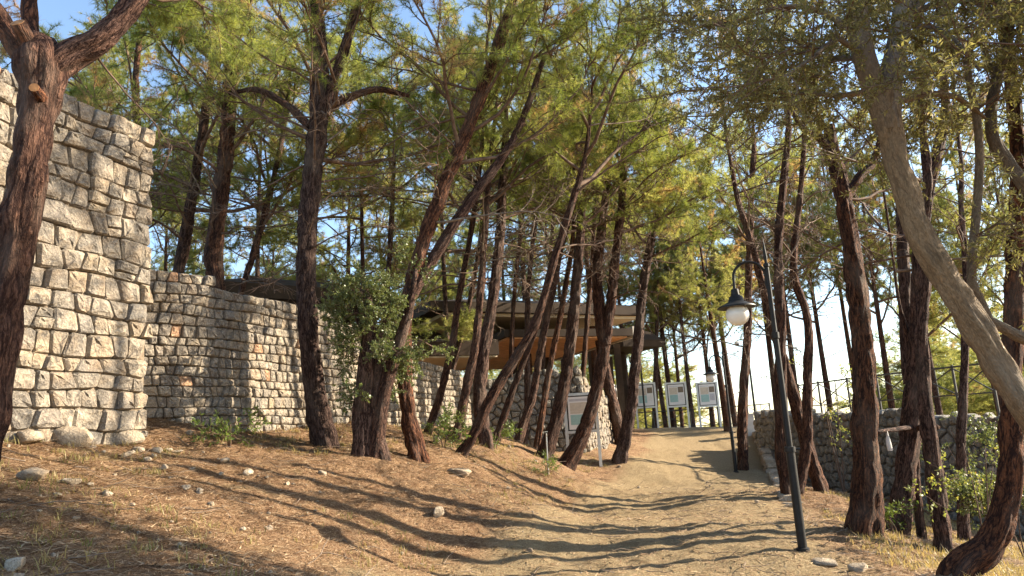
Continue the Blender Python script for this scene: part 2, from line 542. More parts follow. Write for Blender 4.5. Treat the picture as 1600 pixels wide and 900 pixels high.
h = t.math('ADD', t.math('MULTIPLY', fib, .8), t.math('ADD', t.math('MULTIPLY', nC, .35), nB))
t.pbr(col, .95, t.bump(h, 1.0, .09), spec=.1)
M_GROUND = t.m
gm = mesh('ground', np.column_stack([xy, GZ]), Q, [M_GROUND], True, {'path': ('FLOAT', pathness(xy[:, 0], xy[:, 1]))})
o = obj('ground', gm, kind='structure')
o['label'] = 'needle strewn forest floor with a wide sandy path climbing to a crest'
print('ground', len(xy))

# ------------------------------------------------------------------ stone walls
class WallMap:
    def __init__(s, pts, batter=0.0, z0=0.0):
        s.p = np.array(pts, float)[:, :2]
        d = np.diff(s.p, axis=0)
        s.l = np.concatenate([[0], np.cumsum(np.linalg.norm(d, axis=1))])
        s.L = s.l[-1]
        s.b = batter; s.z0 = z0
    def __call__(s, S, Z, D):
        """S along, Z up, D outwards"""
        S = np.asarray(S, float)
        e = .05
        x = np.interp(S, s.l, s.p[:, 0]); y = np.interp(S, s.l, s.p[:, 1])
        a = np.clip(S - .4, 0, s.L); b = np.clip(S + .4, 0, s.L)
        tx = np.interp(b, s.l, s.p[:, 0]) - np.interp(a, s.l, s.p[:, 0])
        ty = np.interp(b, s.l, s.p[:, 1]) - np.interp(a, s.l, s.p[:, 1])
        n = np.hypot(tx, ty) + 1e-9
        ex = S - np.clip(S, 0, s.L)
        tx, ty = tx / n, ty / n
        off = D - s.b * (Z - s.z0)
        return np.stack([x + tx * ex + ty * off, y + ty * ex - tx * off, Z + 0 * S], -1)

def clip_poly(poly, a, b, c):
    """keep a*x+b*y<=c"""
    out = []
    for i in range(len(poly)):
        p, q = poly[i], poly[(i + 1) % len(poly)]
        dp, dq = a * p[0] + b * p[1] - c, a * q[0] + b * q[1] - c
        if dp <= 0:
            out.append(p)
        if dp * dq < 0:
            k = dp / (dp - dq)
            out.append((p[0] + (q[0] - p[0]) * k, p[1] + (q[1] - p[1]) * k))
    return out

def cells_coursed(L, zlo, zhi, hr, wr, r, big=None):
    cells = []
    t = zlo
    row = 0
    ph = r.uniform(0, 100)
    def wob(s, k):
        return hr[0] * (.10 * math.sin(s * 1.7 + k * 2.1 + ph) + .08 * math.sin(s * 4.3 + k * 5.3))
    while t < zhi:
        h_ = r.uniform(*hr) * (1.0 if not big or row >= big[0] else big[1])
        s = -r.uniform(0, wr[1])
        js0 = 0
        while s < L:
            w_ = r.uniform(*wr) * (1.0 if not big or row >= big[0] else big[1] * 1.15)
            s1 = s + w_
            js1 = r.uniform(-.05, .05) * min(1, wr[1] / .4)
            a, b = max(s, 0), min(s1, L)
            if b - a > .09:
                lo = lambda q: t + wob(q, row); hi = lambda q: t + h_ + wob(q, row + 1)
                if r.random() < .07 and h_ > .2:      # a stone split into two thinner ones
                    m = r.uniform(.4, .6)
                    mi = lambda q: lo(q) * (1 - m) + hi(q) * m
                    cells.append([(a + js0, lo(a)), (b + js1, lo(b)), (b, mi(b)), (a, mi(a))])
                    cells.append([(a, mi(a)), (b, mi(b)), (b - js1, hi(b)), (a - js0, hi(a))])
                else:
                    cells.append([(a + js0, lo(a)), (b + js1, lo(b)), (b - js1, hi(b)), (a - js0, hi(a))])
            s = s1
            js0 = js1
        t += h_
        row += 1
    return cells

def cells_voronoi(L, zlo, zhi, cs, r, asp=1.15):
    nx_, nz_ = int(L / (cs * asp)) + 1, int((zhi - zlo) / cs) + 1
    pts = {}
    for i in range(-1, nx_ + 1):
        for j in range(-1, nz_ + 1):
            pts[i, j] = ((i + .5 + (.25 if j % 2 else -.25) + r.uniform(-.36, .36)) * cs * asp, zlo + (j + .5 + r.uniform(-.36, .36)) * cs)
    cells = []
    for (i, j), p in pts.items():
        if not (0 <= i < nx_ and 0 <= j < nz_):
            continue
        poly = [(max(p[0] - 2 * cs, 0), p[1] - 2 * cs), (min(p[0] + 2 * cs, L), p[1] - 2 * cs), (min(p[0] + 2 * cs, L), p[1] + 2 * cs), (max(p[0] - 2 * cs, 0), p[1] + 2 * cs)]
        for a in range(-2, 3):
            for b in range(-2, 3):
                q = pts.get((i + a, j + b))
                if q is None or (a == 0 and b == 0) or len(poly) < 3:
                    continue
                nx2, nz2 = q[0] - p[0], q[1] - p[1]
                poly = clip_poly(poly, nx2, nz2, nx2 * (p[0] + q[0]) / 2 + nz2 * (p[1] + q[1]) / 2)
        if len(poly) >= 3:
            cells.append(poly)
    return cells

def stone_geo(poly, wm, r, gap, bulge, depth, rough):
    """-> V (world), faces; 8..12 sided pillow with rings"""
    q = np.array(poly)
    c = q.mean(0)
    # cut the corners
    ring = []
    n = len(q)
    for k in range(n):
        p, a, b = q[k], q[k - 1], q[(k + 1) % n]
        cut = r.uniform(.04, .17)
        cut2 = r.uniform(.04, .17)
        ring.append(p + (a - p) * cut); ring.append(p + (b - p) * cut2)
    ring = np.array(ring)
    if len(ring) > 10:
        ring = ring[np.sort(r.permutation(len(ring))[:10])]
    size = np.ptp(ring, axis=0).min()
    if size < .04:
        return None
    dvec = ring - c
    dl = np.linalg.norm(dvec, axis=1)[:, None] + 1e-6
    ring = c + dvec * (1 - gap / dl * r.uniform(.7, 1.7, (len(ring), 1))) 
    m = len(ring)
    V, prev = [], None
    proud = r.uniform(-.02, .045)
    tilt = r.uniform(-.12, .12, 2)
    for sc, dp in ((.95, -depth), (1.0, -.3 * bulge - .01), (.86, .7 * bulge), (.45, bulge)):
        rr = c + (ring - c) * sc
        dd = dp + (proud + (rr - c) @ tilt + r.uniform(-1, 1, m) * rough * (0.2 if dp < -.1 else 1) if dp > -depth else 0)
        V.append(wm(rr[:, 0], rr[:, 1], np.broadcast_to(dd, (m,))))
    V.append(wm(np.array([c[0]]), np.array([c[1]]), np.array([bulge * 1.02 + proud + r.uniform(-1, 1) * rough])))
    V = np.concatenate(V)
    a = np.arange(m); b = (a + 1) % m
    Q = np.concatenate([np.stack([k * m + a, k * m + b, (k + 1) * m + b, (k + 1) * m + a], -1) for k in range(3)])
    T = np.stack([3 * m + a, 3 * m + b, np.full(m, 4 * m)], -1)
    return V, Q, T

def build_wall(name, label, pts, base, top, mode, mat, joint, seed, batter=0., bulge=.05, gap=.012, depth=.26, rough=.014, rust=0.0, thick=.5, cap=True):
    r = np.random.default_rng(seed)
    zb = min(base(0), base(1)) - .25
    wm = WallMap(pts, batter, zb)
    L = wm.L
    zt = max(top(k / 20) for k in range(21))
    if mode[0] == 'course':
        cells = cells_coursed(L, zb, zt + .1, mode[1], mode[2], r, mode[3] if len(mode) > 3 else None)
    else:
        cells = cells_voronoi(L, zb, zt + .1, mode[1], r)
    root = thing(name, label, 'wall', (*wm(np.array([L / 2]), np.array([zb]), np.array([-thick / 2]))[0],))
    inv = np.array(root.location)
    keep = []
    for poly in cells:
        c = np.mean(poly, axis=0)
        k = min(max(c[0] / L, 0), 1)
        if c[1] > top(k) or max(p[1] for p in poly) > top(k) + .12 or max(p[1] for p in poly) < base(k) - .12:
            continue
        gg = stone_geo(poly, wm, r, gap, bulge, depth, rough)
        if gg:
            V, Q, T = gg
            ctr = V.mean(0)
            px, py, dz = project(ctr)
            keep.append((-(np.ptp([p[0] for p in poly]) * np.ptp([p[1] for p in poly])) / dz ** 2 + (1 if not (-40 < px < 1640 and -40 < py < 940) else 0), ctr, V, Q, T))
    keep.sort(key=lambda k: k[0])
    print(name, 'stones', len(keep))
    for _, ctr, V, Q, T in keep[:300]:
        mm = M_STONER if r.random() < rust else mat
        obj('stone', mesh('stone', V - ctr, [Q, T], [mm], False), root, ctr - inv)
    if len(keep) > 300:
        VV, QQ, TT, b = [], [], [], 0
        for _, ctr, V, Q, T in keep[300:]:
            VV.append(V - inv); QQ.append(Q + b); TT.append(T + b); b += len(V)
        obj('rubble_stones', mesh('rubble_stones', np.concatenate(VV), [np.concatenate(QQ), np.concatenate(TT)], [mat], True), root, kind='stuff')
    # the core behind the stones
    ns = max(2, int(L / .3))
    S = np.linspace(.03, L - .03, ns + 1)
    tz = np.array([top(k / L) for k in S]) - .13
    bz = np.array([base(k / L) for k in S]) - .35
    rows = [wm(S, bz, np.full(ns + 1, -.03)), wm(S, tz, np.full(ns + 1, -.035)), wm(S, tz, np.full(ns + 1, -thick)), wm(S, bz, np.full(ns + 1, -thick))]
    V = np.concatenate(rows) - inv
    k = ns + 1
    a = np.arange(ns)
    Q = np.concatenate([np.stack([q * k + a, q * k + a + 1, ((q + 1) % 4) * k + a + 1, ((q + 1) % 4) * k + a], -1) for q in range(4)] + [np.array([[0, k, 2 * k, 3 * k], [ns, 3 * k + ns, 2 * k + ns, k + ns]])])
    obj('core', mesh('core', V, Q, [joint], False), root)
    return root

def line_of(*ks):
    ks = np.array(ks, float)
    return lambda f: float(np.interp(f, ks[:, 0], ks[:, 1]))

# tall bastion on the left
a_, b_ = P(-260, 690, 6.6), P(228, 690, 10.0)
zt1 = P(232, 207, 10.0)[2]
build_wall('bastion_wall', 'tall pale limestone block wall ending in a square corner behind the big left pine', [a_, P(0, 690, 8.2), b_], line_of((0, 1.55), (1, 1.75)), line_of((0, zt1 + .05), (.5, zt1), (1, zt1)),
           ('course', (.20, .31), (.16, .37), (1, 1.9)), M_STONE, M_JOINT, 11, .015, .032, .003, .34, .017, .02, .7)
# long wall running back
w2 = [P(205, 655, 10.75), P(310, 660, 11.4), P(420, 670, 12.7), P(560, 660, 15.2), P(640, 662, 17.6), P(737, 668, 22.3)]
w2 = catmull(np.column_stack([np.array(w2)[:, :2], np.zeros(len(w2))]), .35)
build_wall('terrace_wall', 'long curving pale stone terrace wall receding behind the left trunks', w2, line_of((0, 2.1), (.3, 1.95), (.6, 2.0), (1, 1.85)),
           line_of((0, P(215, 408, 10.8)[2]), (.12, P(330, 440, 11.5)[2]), (.3, P(420, 467, 12.9)[2]), (.62, P(590, 540, 15.8)[2]), (1, P(735, 588, 22.3)[2])),
           ('course', (.13, .195), (.10, .23), (1, 1.9)), M_STONE, M_JOINT, 5, .03, .026, .0028, .26, .013, .022)
# dark rubble wall below the pavilion and its lit return
w3 = [P(722, 690, 22.4), P(916, 703, 23.0)]
top3 = P(820, 579, 21.8)[2]
build_wall('pavilion_retaining_wall', 'shaded grey rubble wall under the pavilion behind the leaning trunks', w3, line_of((0, 1.5), (1, 1.05)), line_of((0, top3 - .05), (1, top3 + .12)),
           ('voronoi', .235), M_RUBBLE, M_JOINTD, 8, .02, .045, .012, .2, .012)
w4 = [P(918, 703, 23.06), P(952, 690, 26.5), P(985, 672, 31.5)]
build_wall('sunlit_return_wall', 'sunlit rubble wall side facing the path behind the nearest notice board', w4, line_of((0, .9), (1, 1.4)), line_of((0, top3 + .1), (.12, top3 - .2), (.45, 2.9), (1, 1.95)),
           ('voronoi', .27), M_STONE, M_JOINTD, 9, .03, .045, .012, .2, .012)
# right wall
w5 = [P(1178, 690, 28), P(1235, 740, 24.5), P(1310, 765, 21.5), P(1420, 790, 19), P(1560, 830, 16.8), P(1720, 860, 15.5)]
build_wall('right_retaining_wall', 'shaded curved rubble wall below the railing behind the right trunks', w5, line_of((0, 1.2), (.12, .1), (.35, -.4), (.6, -.8), (1, -1.5)),
           line_of((0, 2.0), (.2, 1.95), (.5, 1.85), (1, 1.5)), ('voronoi', .235), M_RUBBLE, M_JOINTD, 12, .03, .05, .013, .22, .014)
# low stone edging of the path
w6 = [P(1174, 676, 31), P(1186, 700, 27.2), P(1204, 735, 21.5), P(1222, 790, 15.2)]
build_wall('path_edging_wall', 'low stone edging along the right side of the path', w6, line_of((0, 1.15), (.35, .55), (.62, -.1), (1, -.3)), line_of((0, 1.5), (.3, .8), (.6, .22), (1, .06)),
           ('voronoi', .26), M_ROCK, M_JOINT, 14, .03, .05, .013, .22, .02, 0, .35)

# ------------------------------------------------------------------ pavilion
def slab_roof(parent, quad, zlo, fascia, rise, inset, name='roof', mat=None, edge=None):
    """hip roof over a quad footprint: flat soffit, fascia band, sloping top"""
    q = [np.array([*p[:2], zlo]) for p in quad]
    c = sum(q) / 4
    up = [v + np.array([0, 0, fascia]) for v in q]
    tp = [np.array([*(v + (c - v) * inset)[:2], zlo + fascia + rise]) for v in q]
    b = MB()
    b.add(q + up + tp, [(3, 2, 1, 0), (0, 1, 5, 4), (1, 2, 6, 5), (2, 3, 7, 6), (3, 0, 4, 7), (4, 5, 9, 8), (5, 6, 10, 9), (6, 7, 11, 10), (7, 4, 8, 11), (8, 9, 10, 11)])
    rf = b.build(name, mat or M_ROOF, parent)
    return rf
def rect(p, q, depth):
    """front edge p->q (x,y), going back by depth to the left of it"""
    p = np.array(p[:2], float); q = np.array(q[:2], float)
    d = (q - p) / np.linalg.norm(q - p)
    n = np.array([-d[1], d[0]])
    return [p, q, q + n * depth, p + n * depth]
pv = thing('visitor_pavilion', 'low brown roofed pavilion with timber ceiling above the retaining wall', 'pavilion', (0, 0, 0))
rA = rect((-2.9, 25.6), (5.3, 29.6), 8)
roofA = slab_roof(pv, rA, 6.13, .36, .5, .5)
slab_roof(roofA, rect((-2.5, 26.1), (5.0, 29.75), 7), 6.01, .118, 0.0, .0, 'soffit', M_SOFFIT)
rB0, rB1 = np.array([-.35, 24.9]), np.array([4.25, 26.6])
qB = rect(rB0, rB1, 11)
roofB = slab_roof(pv, qB, 4.96, .26, .1, .2)
dB = (rB1 - rB0) / np.linalg.norm(rB1 - rB0); nB_ = np.array([-dB[1], dB[0]])
for k in range(27):                      # ceiling planks under the lower roof
    b0 = rB0 + dB * .12 + nB_ * (.1 + .4 * k)
    q = [b0, b0 + dB * 4.6, b0 + dB * 4.6 + nB_ * .385, b0 + nB_ * .385]
    dz = .004 * ((k * 7) % 3)
    MB().hexa([(*v, 4.905 - dz) for v in q], [(*v, 4.955) for v in q]).build('ceiling_plank', M_PLANK, pv)
e0, e1 = qB[1] + dB * .003, qB[2] + dB * .003
MB().hexa([(*e0, 4.88), (*(e0 + dB * .07), 4.88), (*(e1 + dB * .07), 4.88), (*e1, 4.88)], [(*e0, 5.3), (*(e0 + dB * .07), 5.3), (*(e1 + dB * .07), 5.3), (*e1, 5.3)]).build('roof_edge_trim', M_TRIM, pv)
qC = rect((-4.3, 22.9), (-.55, 24.5), 7)
roofC = slab_roof(pv, qC, 4.33, .45, .1, .1, mat=M_FASCIA)
slab_roof(roofC, rect((-4.15, 23.1), (-.62, 24.6), 6.7), 4.27, .055, 0, 0, 'soffit', M_SOFFIT)
qD = rect((4.75, 32.6), (6.75, 33.6), 3)
slab_roof(pv, qD, 5.25, .3, .5, .4)
qE = rect((-4.4, 28.3), (-2.7, 28.9), 3)
rE = slab_roof(pv, qE, 5.55, .12, .3, .4)
slab_roof(rE, rect((-4.3, 28.35), (-2.75, 28.9), 2.8), 5.5, .045, 0, 0, 'soffit', M_TRIM)
for x, y, zt in ((-.1, 27.5, 4.9), (2.0, 29.0, 4.9), (3.9, 28.6, 4.9), (-3.6, 25.5, 4.27), (-1.3, 27.2, 4.27), (1.3, 32.0, 4.9), (4.2, 33.5, 4.9), (-1.6, 29.5, 6.01), (0.5, 30.6, 6.01), (3.2, 31.9, 6.01), (5.0, 35.2, 5.25), (-3.5, 29.6, 5.5)):
    MB().box((x, y, (zt + 1.2) / 2), (.24, .24, zt - 1.2)).build('column', M_FASCIA, pv)
MB().box((1.2, 33.5, 2.75), (5.2, .15, 1.9), .35).build('back_wall', M_CONC, pv)
sh = thing('shelter_canopy', 'dark flat canopy roof just above the left terrace wall', 'canopy', (0, 0, 0))
slab_roof(sh, rect((-6.7, 16.3), (-3.0, 18.9), 5), 5.15, .34, .42, .5)
slab_roof(sh, rect((-6.5, 16.6), (-3.2, 18.9), 4.6), 5.1, .045, 0, 0, 'ceiling', M_FASCIA)
for x, y in ((-6.3, 17.4), (-4.6, 18.6), (-7.6, 20.3), (-5.6, 21.6)):
    MB().box((x, y, 3.5), (.18, .18, 3.2)).build('post', M_FASCIA, sh)
MB().box((-5.9, 20.2, 3.55), (3.4, .12, 2.6), .6).build('back_panel', M_FASCIA, sh)

# ------------------------------------------------------------------ pines
def unit(v):
    return v / (np.linalg.norm(v, axis=-1, keepdims=True) + 1e-9)

def needles_from(cent, dirs, tint, r, per=12, ln=(.08, .16), w=.009, spread=.9):
    n = len(cent)
    c = np.repeat(cent, per, 0)
    d = unit(np.repeat(dirs, per, 0) * .75 + unit(r.normal(size=(n * per, 3))) * spread)
    L = r.uniform(*ln, (n * per, 1))
    side = unit(np.cross(d, r.normal(size=d.shape))) * (w / 2)
    V = np.stack([c - side, c + side, c + d * L], 1).reshape(-1, 3)
    T = np.arange(len(V)).reshape(-1, 3)
    tt = np.repeat(np.clip(np.repeat(tint, per) + r.normal(0, .05, n * per), 0, 1), 3)
    return V, T, tt

def walk(start, d, L, n, r, curl, pull=(0, 0, 0)):
    pts = [np.array(start, float)]
    d = unit(np.array(d, float))
    for k in range(n):
        d = unit(d + r.normal(size=3) * curl + np.array(pull))
        pts.append(pts[-1] + d * L / n)
    return np.array(pts)

def join(parts):
    VV, FF, AA, b = [], [], [], 0
    for V, Fc, A in parts:
        VV.append(V); FF.append(Fc + b); AA.append(A); b += len(V)
    return np.concatenate(VV), np.concatenate(FF), np.concatenate(AA)

def branch_template(seed, L=2.8, dead=False, per=20, subs=15, w=.0055):
    r = np.random.default_rng(seed)
    wood, cen, dr, ti = [], [], [], []
    main = walk((0, 0, 0), (1, 0, r.uniform(-.05, .25)), L, 9, r, .13 if not dead else .11, (0, 0, .02 if not dead else .01))
    rad = np.linspace(.034, .008, len(main)) * (1 if not dead else .6)
    wood.append(tube(main, rad, 5))
    side = 1
    brown = r.random() < .3
    for k in range(subs):
        u = r.uniform(.22, 1) if k else 1.0
        fi = u * (len(main) - 1.001)
        i0 = int(fi)
        p = main[i0] + (main[i0 + 1] - main[i0]) * (fi - i0)
        t_ = unit(main[i0 + 1] - main[i0])
        side = -side
        lat = np.array([-t_[1], t_[0], 0]) * side
        d = t_ * r.uniform(.4, 1.0) + lat * r.uniform(.4, 1.1) + np.array([0, 0, r.uniform(-.45, .55)])
        l2 = L * r.uniform(.18, .42) * (1.15 - .5 * u)
        sub = walk(p, d, l2, 6, r, .22 if not dead else .17, (0, 0, .05 if not dead else -.03))
        wood.append(tube(sub, np.linspace(.012, .004, len(sub)) * (1 if not dead else .7), 4))
        tt = r.uniform(.05, .75)
        if brown and r.random() < .3 or r.random() < .05:
            tt = r.uniform(.9, 1)
        for q in range(4 if not dead else 5):
            ii = r.integers(1, len(sub))
            d3 = unit(sub[ii] - sub[ii - 1]) + r.normal(size=3) * .75
            tw = walk(sub[ii], d3, l2 * r.uniform(.3, .65), 4, r, .3 if not dead else .2, (0, 0, .04 if not dead else -.05))
            wood.append(tube(tw, np.linspace(.006, .0025, len(tw)), 3))
            if not dead:
                for s_ in np.linspace(.3, 1, 5):
                    fj = s_ * (len(tw) - 1.001); j0 = int(fj)
                    cen.append(tw[j0] + (tw[j0 + 1] - tw[j0]) * (fj - j0)); dr.append(unit(tw[j0 + 1] - tw[j0])); ti.append(tt)
        if not dead:
            for s_ in np.linspace(.35, 1, 7):
                fj = s_ * (len(sub) - 1.001); j0 = int(fj)
                cen.append(sub[j0] + (sub[j0 + 1] - sub[j0]) * (fj - j0)); dr.append(unit(sub[j0 + 1] - sub[j0])); ti.append(tt)
    # triangles of 5/4/3 sided tubes are all quads
    V, Qd, A = join(wood)
    if dead:
        return (V, Qd, A), None
    return (V, Qd, A), needles_from(np.array(cen), np.array(dr), np.array(ti), r, per, w=w)

LIVE, LIVE_RAW = [], []
for k in range(8):
    wd, nd = branch_template(100 + k, L=2.7 + .15 * (k % 3))
    LIVE_RAW.append((wd, nd))
    LIVE.append((mesh('branch', wd[0], wd[1], [M_TWIG], True), mesh('needles', nd[0], nd[1], [M_NEEDLE], False, {'tint': ('FLOAT', nd[2])})))
DEAD = []
for k in range(7):
    wd, _ = branch_template(300 + k, L=1.9, dead=True, subs=8)
    DEAD.append(mesh('dead_branch', wd[0], wd[1], [M_DEADTWIG if k % 4 == 1 else M_TWIG], True))

def trunk_mesh(pts, rad, base=True, near=True, mat=None, seed=0, knots=0):
    rad = np.asarray(rad, float)
    pr = np.column_stack([pts, rad])
    step = .055 if near else .25
    pr = catmull(pr, step)
    pts, rad = pr[:, :3], np.clip(pr[:, 3], .006, None)
    n = 36 if near else 12
    V, Q, bk = tube(pts, rad, n)
    cen = np.repeat(pts, n, 0)
    D = V - cen
    rr = np.linalg.norm(D, axis=1)
    D /= rr[:, None] + 1e-9
    ln = bk[:, 2]
    if base:
        hh = np.clip(ln - .3, 0, None)
        ang = np.arctan2(bk[:, 1], bk[:, 0])
        fl = .06 * np.exp(-hh / .15) + .13 * np.exp(-hh / .3) * np.cos(ang * 4 + seed) + .08 * np.exp(-hh / .5) * np.cos(ang * 3 + seed * 2.3)
        V = V + D * (rr * fl)[:, None]
    if near:
        q = np.column_stack([bk[:, 0] * 15, bk[:, 1] * 15, ln * 3.2]) + seed * 13.7
        q[:, :2] += (vnoise(q * .5, 4)[:, None] - .5) * 2
        ridge = 1 - np.abs(2 * vnoise(q, 2) - 1)
        ridge = np.clip(ridge * 1.15, 0, 1)
        lump = fbm(np.column_stack([bk[:, 0] * 4, bk[:, 1] * 4, ln * 1.6]) + seed, 6)
        amp = np.clip(rr * .24, .002, .04)
        V = V + D * (-(ridge ** 2) * amp + (lump - .5) * rr * .2)[:, None]
    V_end = V[-n:].mean(0)
    V = np.concatenate([V, [V_end]])
    bk = np.concatenate([bk, [bk[-1]]])
    k = len(V) - 1
    a = np.arange(n)
    T = np.stack([k - n + a, k - n + (a + 1) % n, np.full(n, k)], -1)
    return V, [Q, T], bk

def add_trunk(name, root, pts, rad, **k):
    mat = k.pop('mat', None) or M_BARK
    V, Fc, bk = trunk_mesh(pts, rad, **k)
    inv = np.array(root.location)
    return obj(name, mesh(name, V - inv, Fc, [mat], True, {'bk': ('FLOAT_VECTOR', bk)}), root)

def at_height(pts, z):
    z_ = pts[:, 2]
    return np.array([np.interp(z, z_, pts[:, 0]), np.interp(z, z_, pts[:, 1]), z])

TREES = []
def pine(label, Y, px, H, cb, nb=13, nd=8, limbs=(), mat=None, cs=1.0, near=True, seed=None, cat='tree', name='pine_tree', dY=0.0, dead_from=1.8, el=(0, 35), aim=None, group='pines of the grove', cap=False):
    seed = len(TREES) if seed is None else seed
    r = np.random.default_rng(500 + seed)
    yv = lambda i: Y + dY * i
    T = [P(a, b, yv(i)) for i, (a, b, _) in enumerate(px)]
    W = [c * (.80 if Y < 13 else .72) * Y / FPX / 2 for _, _, c in px]
    W[0] *= .88
    bx, by = T[0][:2]
    z0 = hz(bx, by)
    d0 = unit(T[1] - T[0])
    if T[0][2] > z0 + .12:                 # traced only above something that hides the foot
        k = max(.3, T[0][2] - z0)
        T.insert(0, T[0] - np.array([d0[0] * .25 * k, 0, k])); W.insert(0, W[0] * 1.08)
    else:
        T[0][2] = z0 + .02
    T.insert(0, np.array([T[0][0] - d0[0] * .12, T[0][1], min(T[0][2], z0) - .28])); W.insert(0, W[0] * 1.05)
    root = thing(name, label, cat, (*T[1][:2], hz(*T[1][:2])), group)
    if not cap:
        d = unit(T[-1] - T[-2])
        r0 = W[-1]; ze = T[-1][2]
        while T[-1][2] < H:
            d = unit(d * .75 + np.array([0, 0, .35]) + r.normal(size=3) * .07)
            T.append(T[-1] + d * .7)
            W.append(max(.02, r0 * (1 - .9 * (T[-1][2] - ze) / max(H - ze, .5))))
    add_trunk('trunk', root, T, W, near=near, mat=mat, seed=seed)
    path = catmull(np.array(T), .2)
    inv = np.array(root.location)
    for lp in limbs:
        lY, pp = lp
        q = [P(a, b, lY[0] + (lY[1] - lY[0]) * i / (len(pp) - 1)) for i, (a, b, _) in enumerate(pp)]
        add_trunk('limb', root, q, [c * Y / FPX / 2 for _, _, c in pp], near=near, base=False, mat=mat, seed=seed + 3)
    az = r.uniform(0, 6.28)
    nb = int(nb * 1.12)
    cb = cb + .05
    cs = cs * 1.15
    for k in range(nb):
        f = (k + .5) / nb
        z = cb + (H - .2 - cb) * f
        p = at_height(path, z)
        az += 2.4 + r.uniform(-.5, .5)
        a = az
        if aim is not None and r.random() < .55:
            a = aim + r.uniform(-.9, .9)
        s = cs * (1.15 - .6 * f) * r.uniform(.8, 1.15)
        e = R(r.uniform(*el) + 25 * f)
        wm, nm = LIVE[r.integers(len(LIVE))]
        b = obj('branch', wm, root, p - inv, (r.uniform(-.5, .5), -e, a), s)
        obj('needles', nm, b, kind='stuff')
    nd = int(nd * 1.5)
    zlo = max(inv[2] + dead_from, 4.9 if 12 < Y < 20.2 and px[0][0] < 1100 else 6.0 if Y >= 20.2 and px[0][0] < 1100 else 3.8)
    for k in range(nd):
        z = zlo + (cb + 1.6 - zlo) * (k + r.random()) / max(nd, 1)
        if z > H:
            continue
        p = at_height(path, z)
        obj('dead_branch', DEAD[r.integers(len(DEAD))], root, p - inv, (r.uniform(-3, 3), -R(r.uniform(-15, 40)), r.uniform(0, 6.28)), r.uniform(.5, 1.35))
    TREES.append(root)
    return root

# the big left pine with the sawn stubs
t1 = pine('massive forked pine trunk at far left with two sawn orange stubs', 5.5, [(-62, 800, 112), (-42, 700, 104), (-14, 580, 96), (8, 460, 90), (28, 360, 86), (46, 260, 82), (58, 180, 84), (64, 110, 104), (62, 78, 96), (56, 60, 56)], 6, 5.2, 0, 0,
          limbs=[((5.5, 5.3), [(50, 112, 50), (20, 60, 40), (-12, 15, 36), (-60, -40, 32), (-130, -120, 28)]), ((5.5, 5.8), [(66, 118, 58), (108, 88, 56), (160, 58, 54), (205, 10, 48), (245, -60, 42), (270, -150, 36)]),
                 ((5.5, 5.6), [(60, 110, 40), (50, 60, 34), (46, -20, 26), (60, -130, 20)])], mat=M_BARKRED, cap=True)
def stub(root, p, d, rad, ln):
    p = np.array(p); d = unit(np.array(d, float))
    inv = np.array(root.location)
    s = add_trunk('sawn_stub', root, [p - d * .05, p + d * ln * .6, p + d * ln], [rad * 1.25, rad, rad * .95], near=False, base=False, mat=M_BARKRED)
    q = p + d * (ln + .004) - inv
    MB().tube([q - d * .01, q], [rad * .9, rad * .88], 12).build('cut_face', M_CUT, s)
stub(t1, P(62, 150, 5.38), (.25, -1, .1), .04, .12)
stub(t1, P(44, 66, 5.4), (-.05, -.8, .6), .06, .16)
for (px, py, Yb, a, e, s) in ((240, -40, 5.9, .4, .1, 1.0), (225, -10, 5.8, 1.4, -.1, .8), (-60, -40, 5.3, 1.2, .0, .8), (50, -90, 5.6, 1.0, .1, .9), (265, -130, 5.9, 2.2, .2, 1.1)):
    wm, nm = LIVE[int(px) % 8]
    b = obj('branch', wm, t1, P(px, py, Yb) - np.array(t1.location), (.2, -e, a), s)
    obj('needles', nm, b, kind='stuff')
obj('dead_branch', DEAD[2], t1, P(146, 78, 5.7) - np.array(t1.location), (0, R(75), .5), .55)

# behind the left wall
pine('straight pine rising behind the terrace wall, left of a pair', 14.2, [(272, 470, 30), (288, 380, 29), (305, 280, 26), (322, 170, 22), (333, 90, 20)], 11.5, 6.2, 10, 7, dead_from=3)
pine('thick bowed pine behind the terrace wall beside the bastion', 13.4, [(340, 470, 44), (334, 400, 44), (342, 320, 42), (357, 200, 38), (360, 100, 36), (352, -10, 32)], 11.5, 6.2, 12, 8, dead_from=3)
pine('thin dark pine leaning right behind the terrace wall', 15, [(372, 480, 17), (395, 400, 16), (420, 310, 15), (440, 220, 13), (450, 150, 10)], 9.5, 6, 8, 8, dead_from=2.4)
pine('slim pine behind the bastion top at upper left', 15, [(205, 300, 20), (213, 200, 20), (212, 120, 17), (220, 40, 14)], 11, 6.3, 9, 6, dead_from=4)
# bank trees
pine('tall thick upright pine on the bank in front of the terrace wall', 12, [(508, 701, 58), (496, 640, 50), (486, 560, 45), (479, 460, 43), (480, 360, 43), (490, 250, 45), (500, 170, 46), (500, 90, 40), (494, 0, 34)], 11, 6.3, 13, 10,
     limbs=[((12, 12.2), [(505, 170, 24), (545, 152, 16), (590, 140, 13), (640, 150, 8)]), ((12, 11.6), [(508, 165, 22), (540, 70, 18), (560, 0, 14), (590, -80, 8)]), ((12, 12.3), [(484, 200, 18), (450, 165, 14), (400, 140, 11), (350, 150, 6)])], dead_from=2.8, aim=0.2)
pine('leaning reddish pine curving right above the leafy shrub', 12.6, [(652, 717, 44), (638, 650, 35), (632, 560, 33), (636, 480, 33), (655, 400, 34), (690, 300, 33), (728, 210, 32), (765, 110, 29), (795, 20, 25)], 10.5, 6.3, 13, 9,
     limbs=[((12.6, 13.2), [(640, 462, 26), (680, 400, 22), (730, 320, 20), (785, 245, 18), (815, 190, 14), (850, 90, 10)])], mat=M_BARKRED, dead_from=2.6, aim=.3)
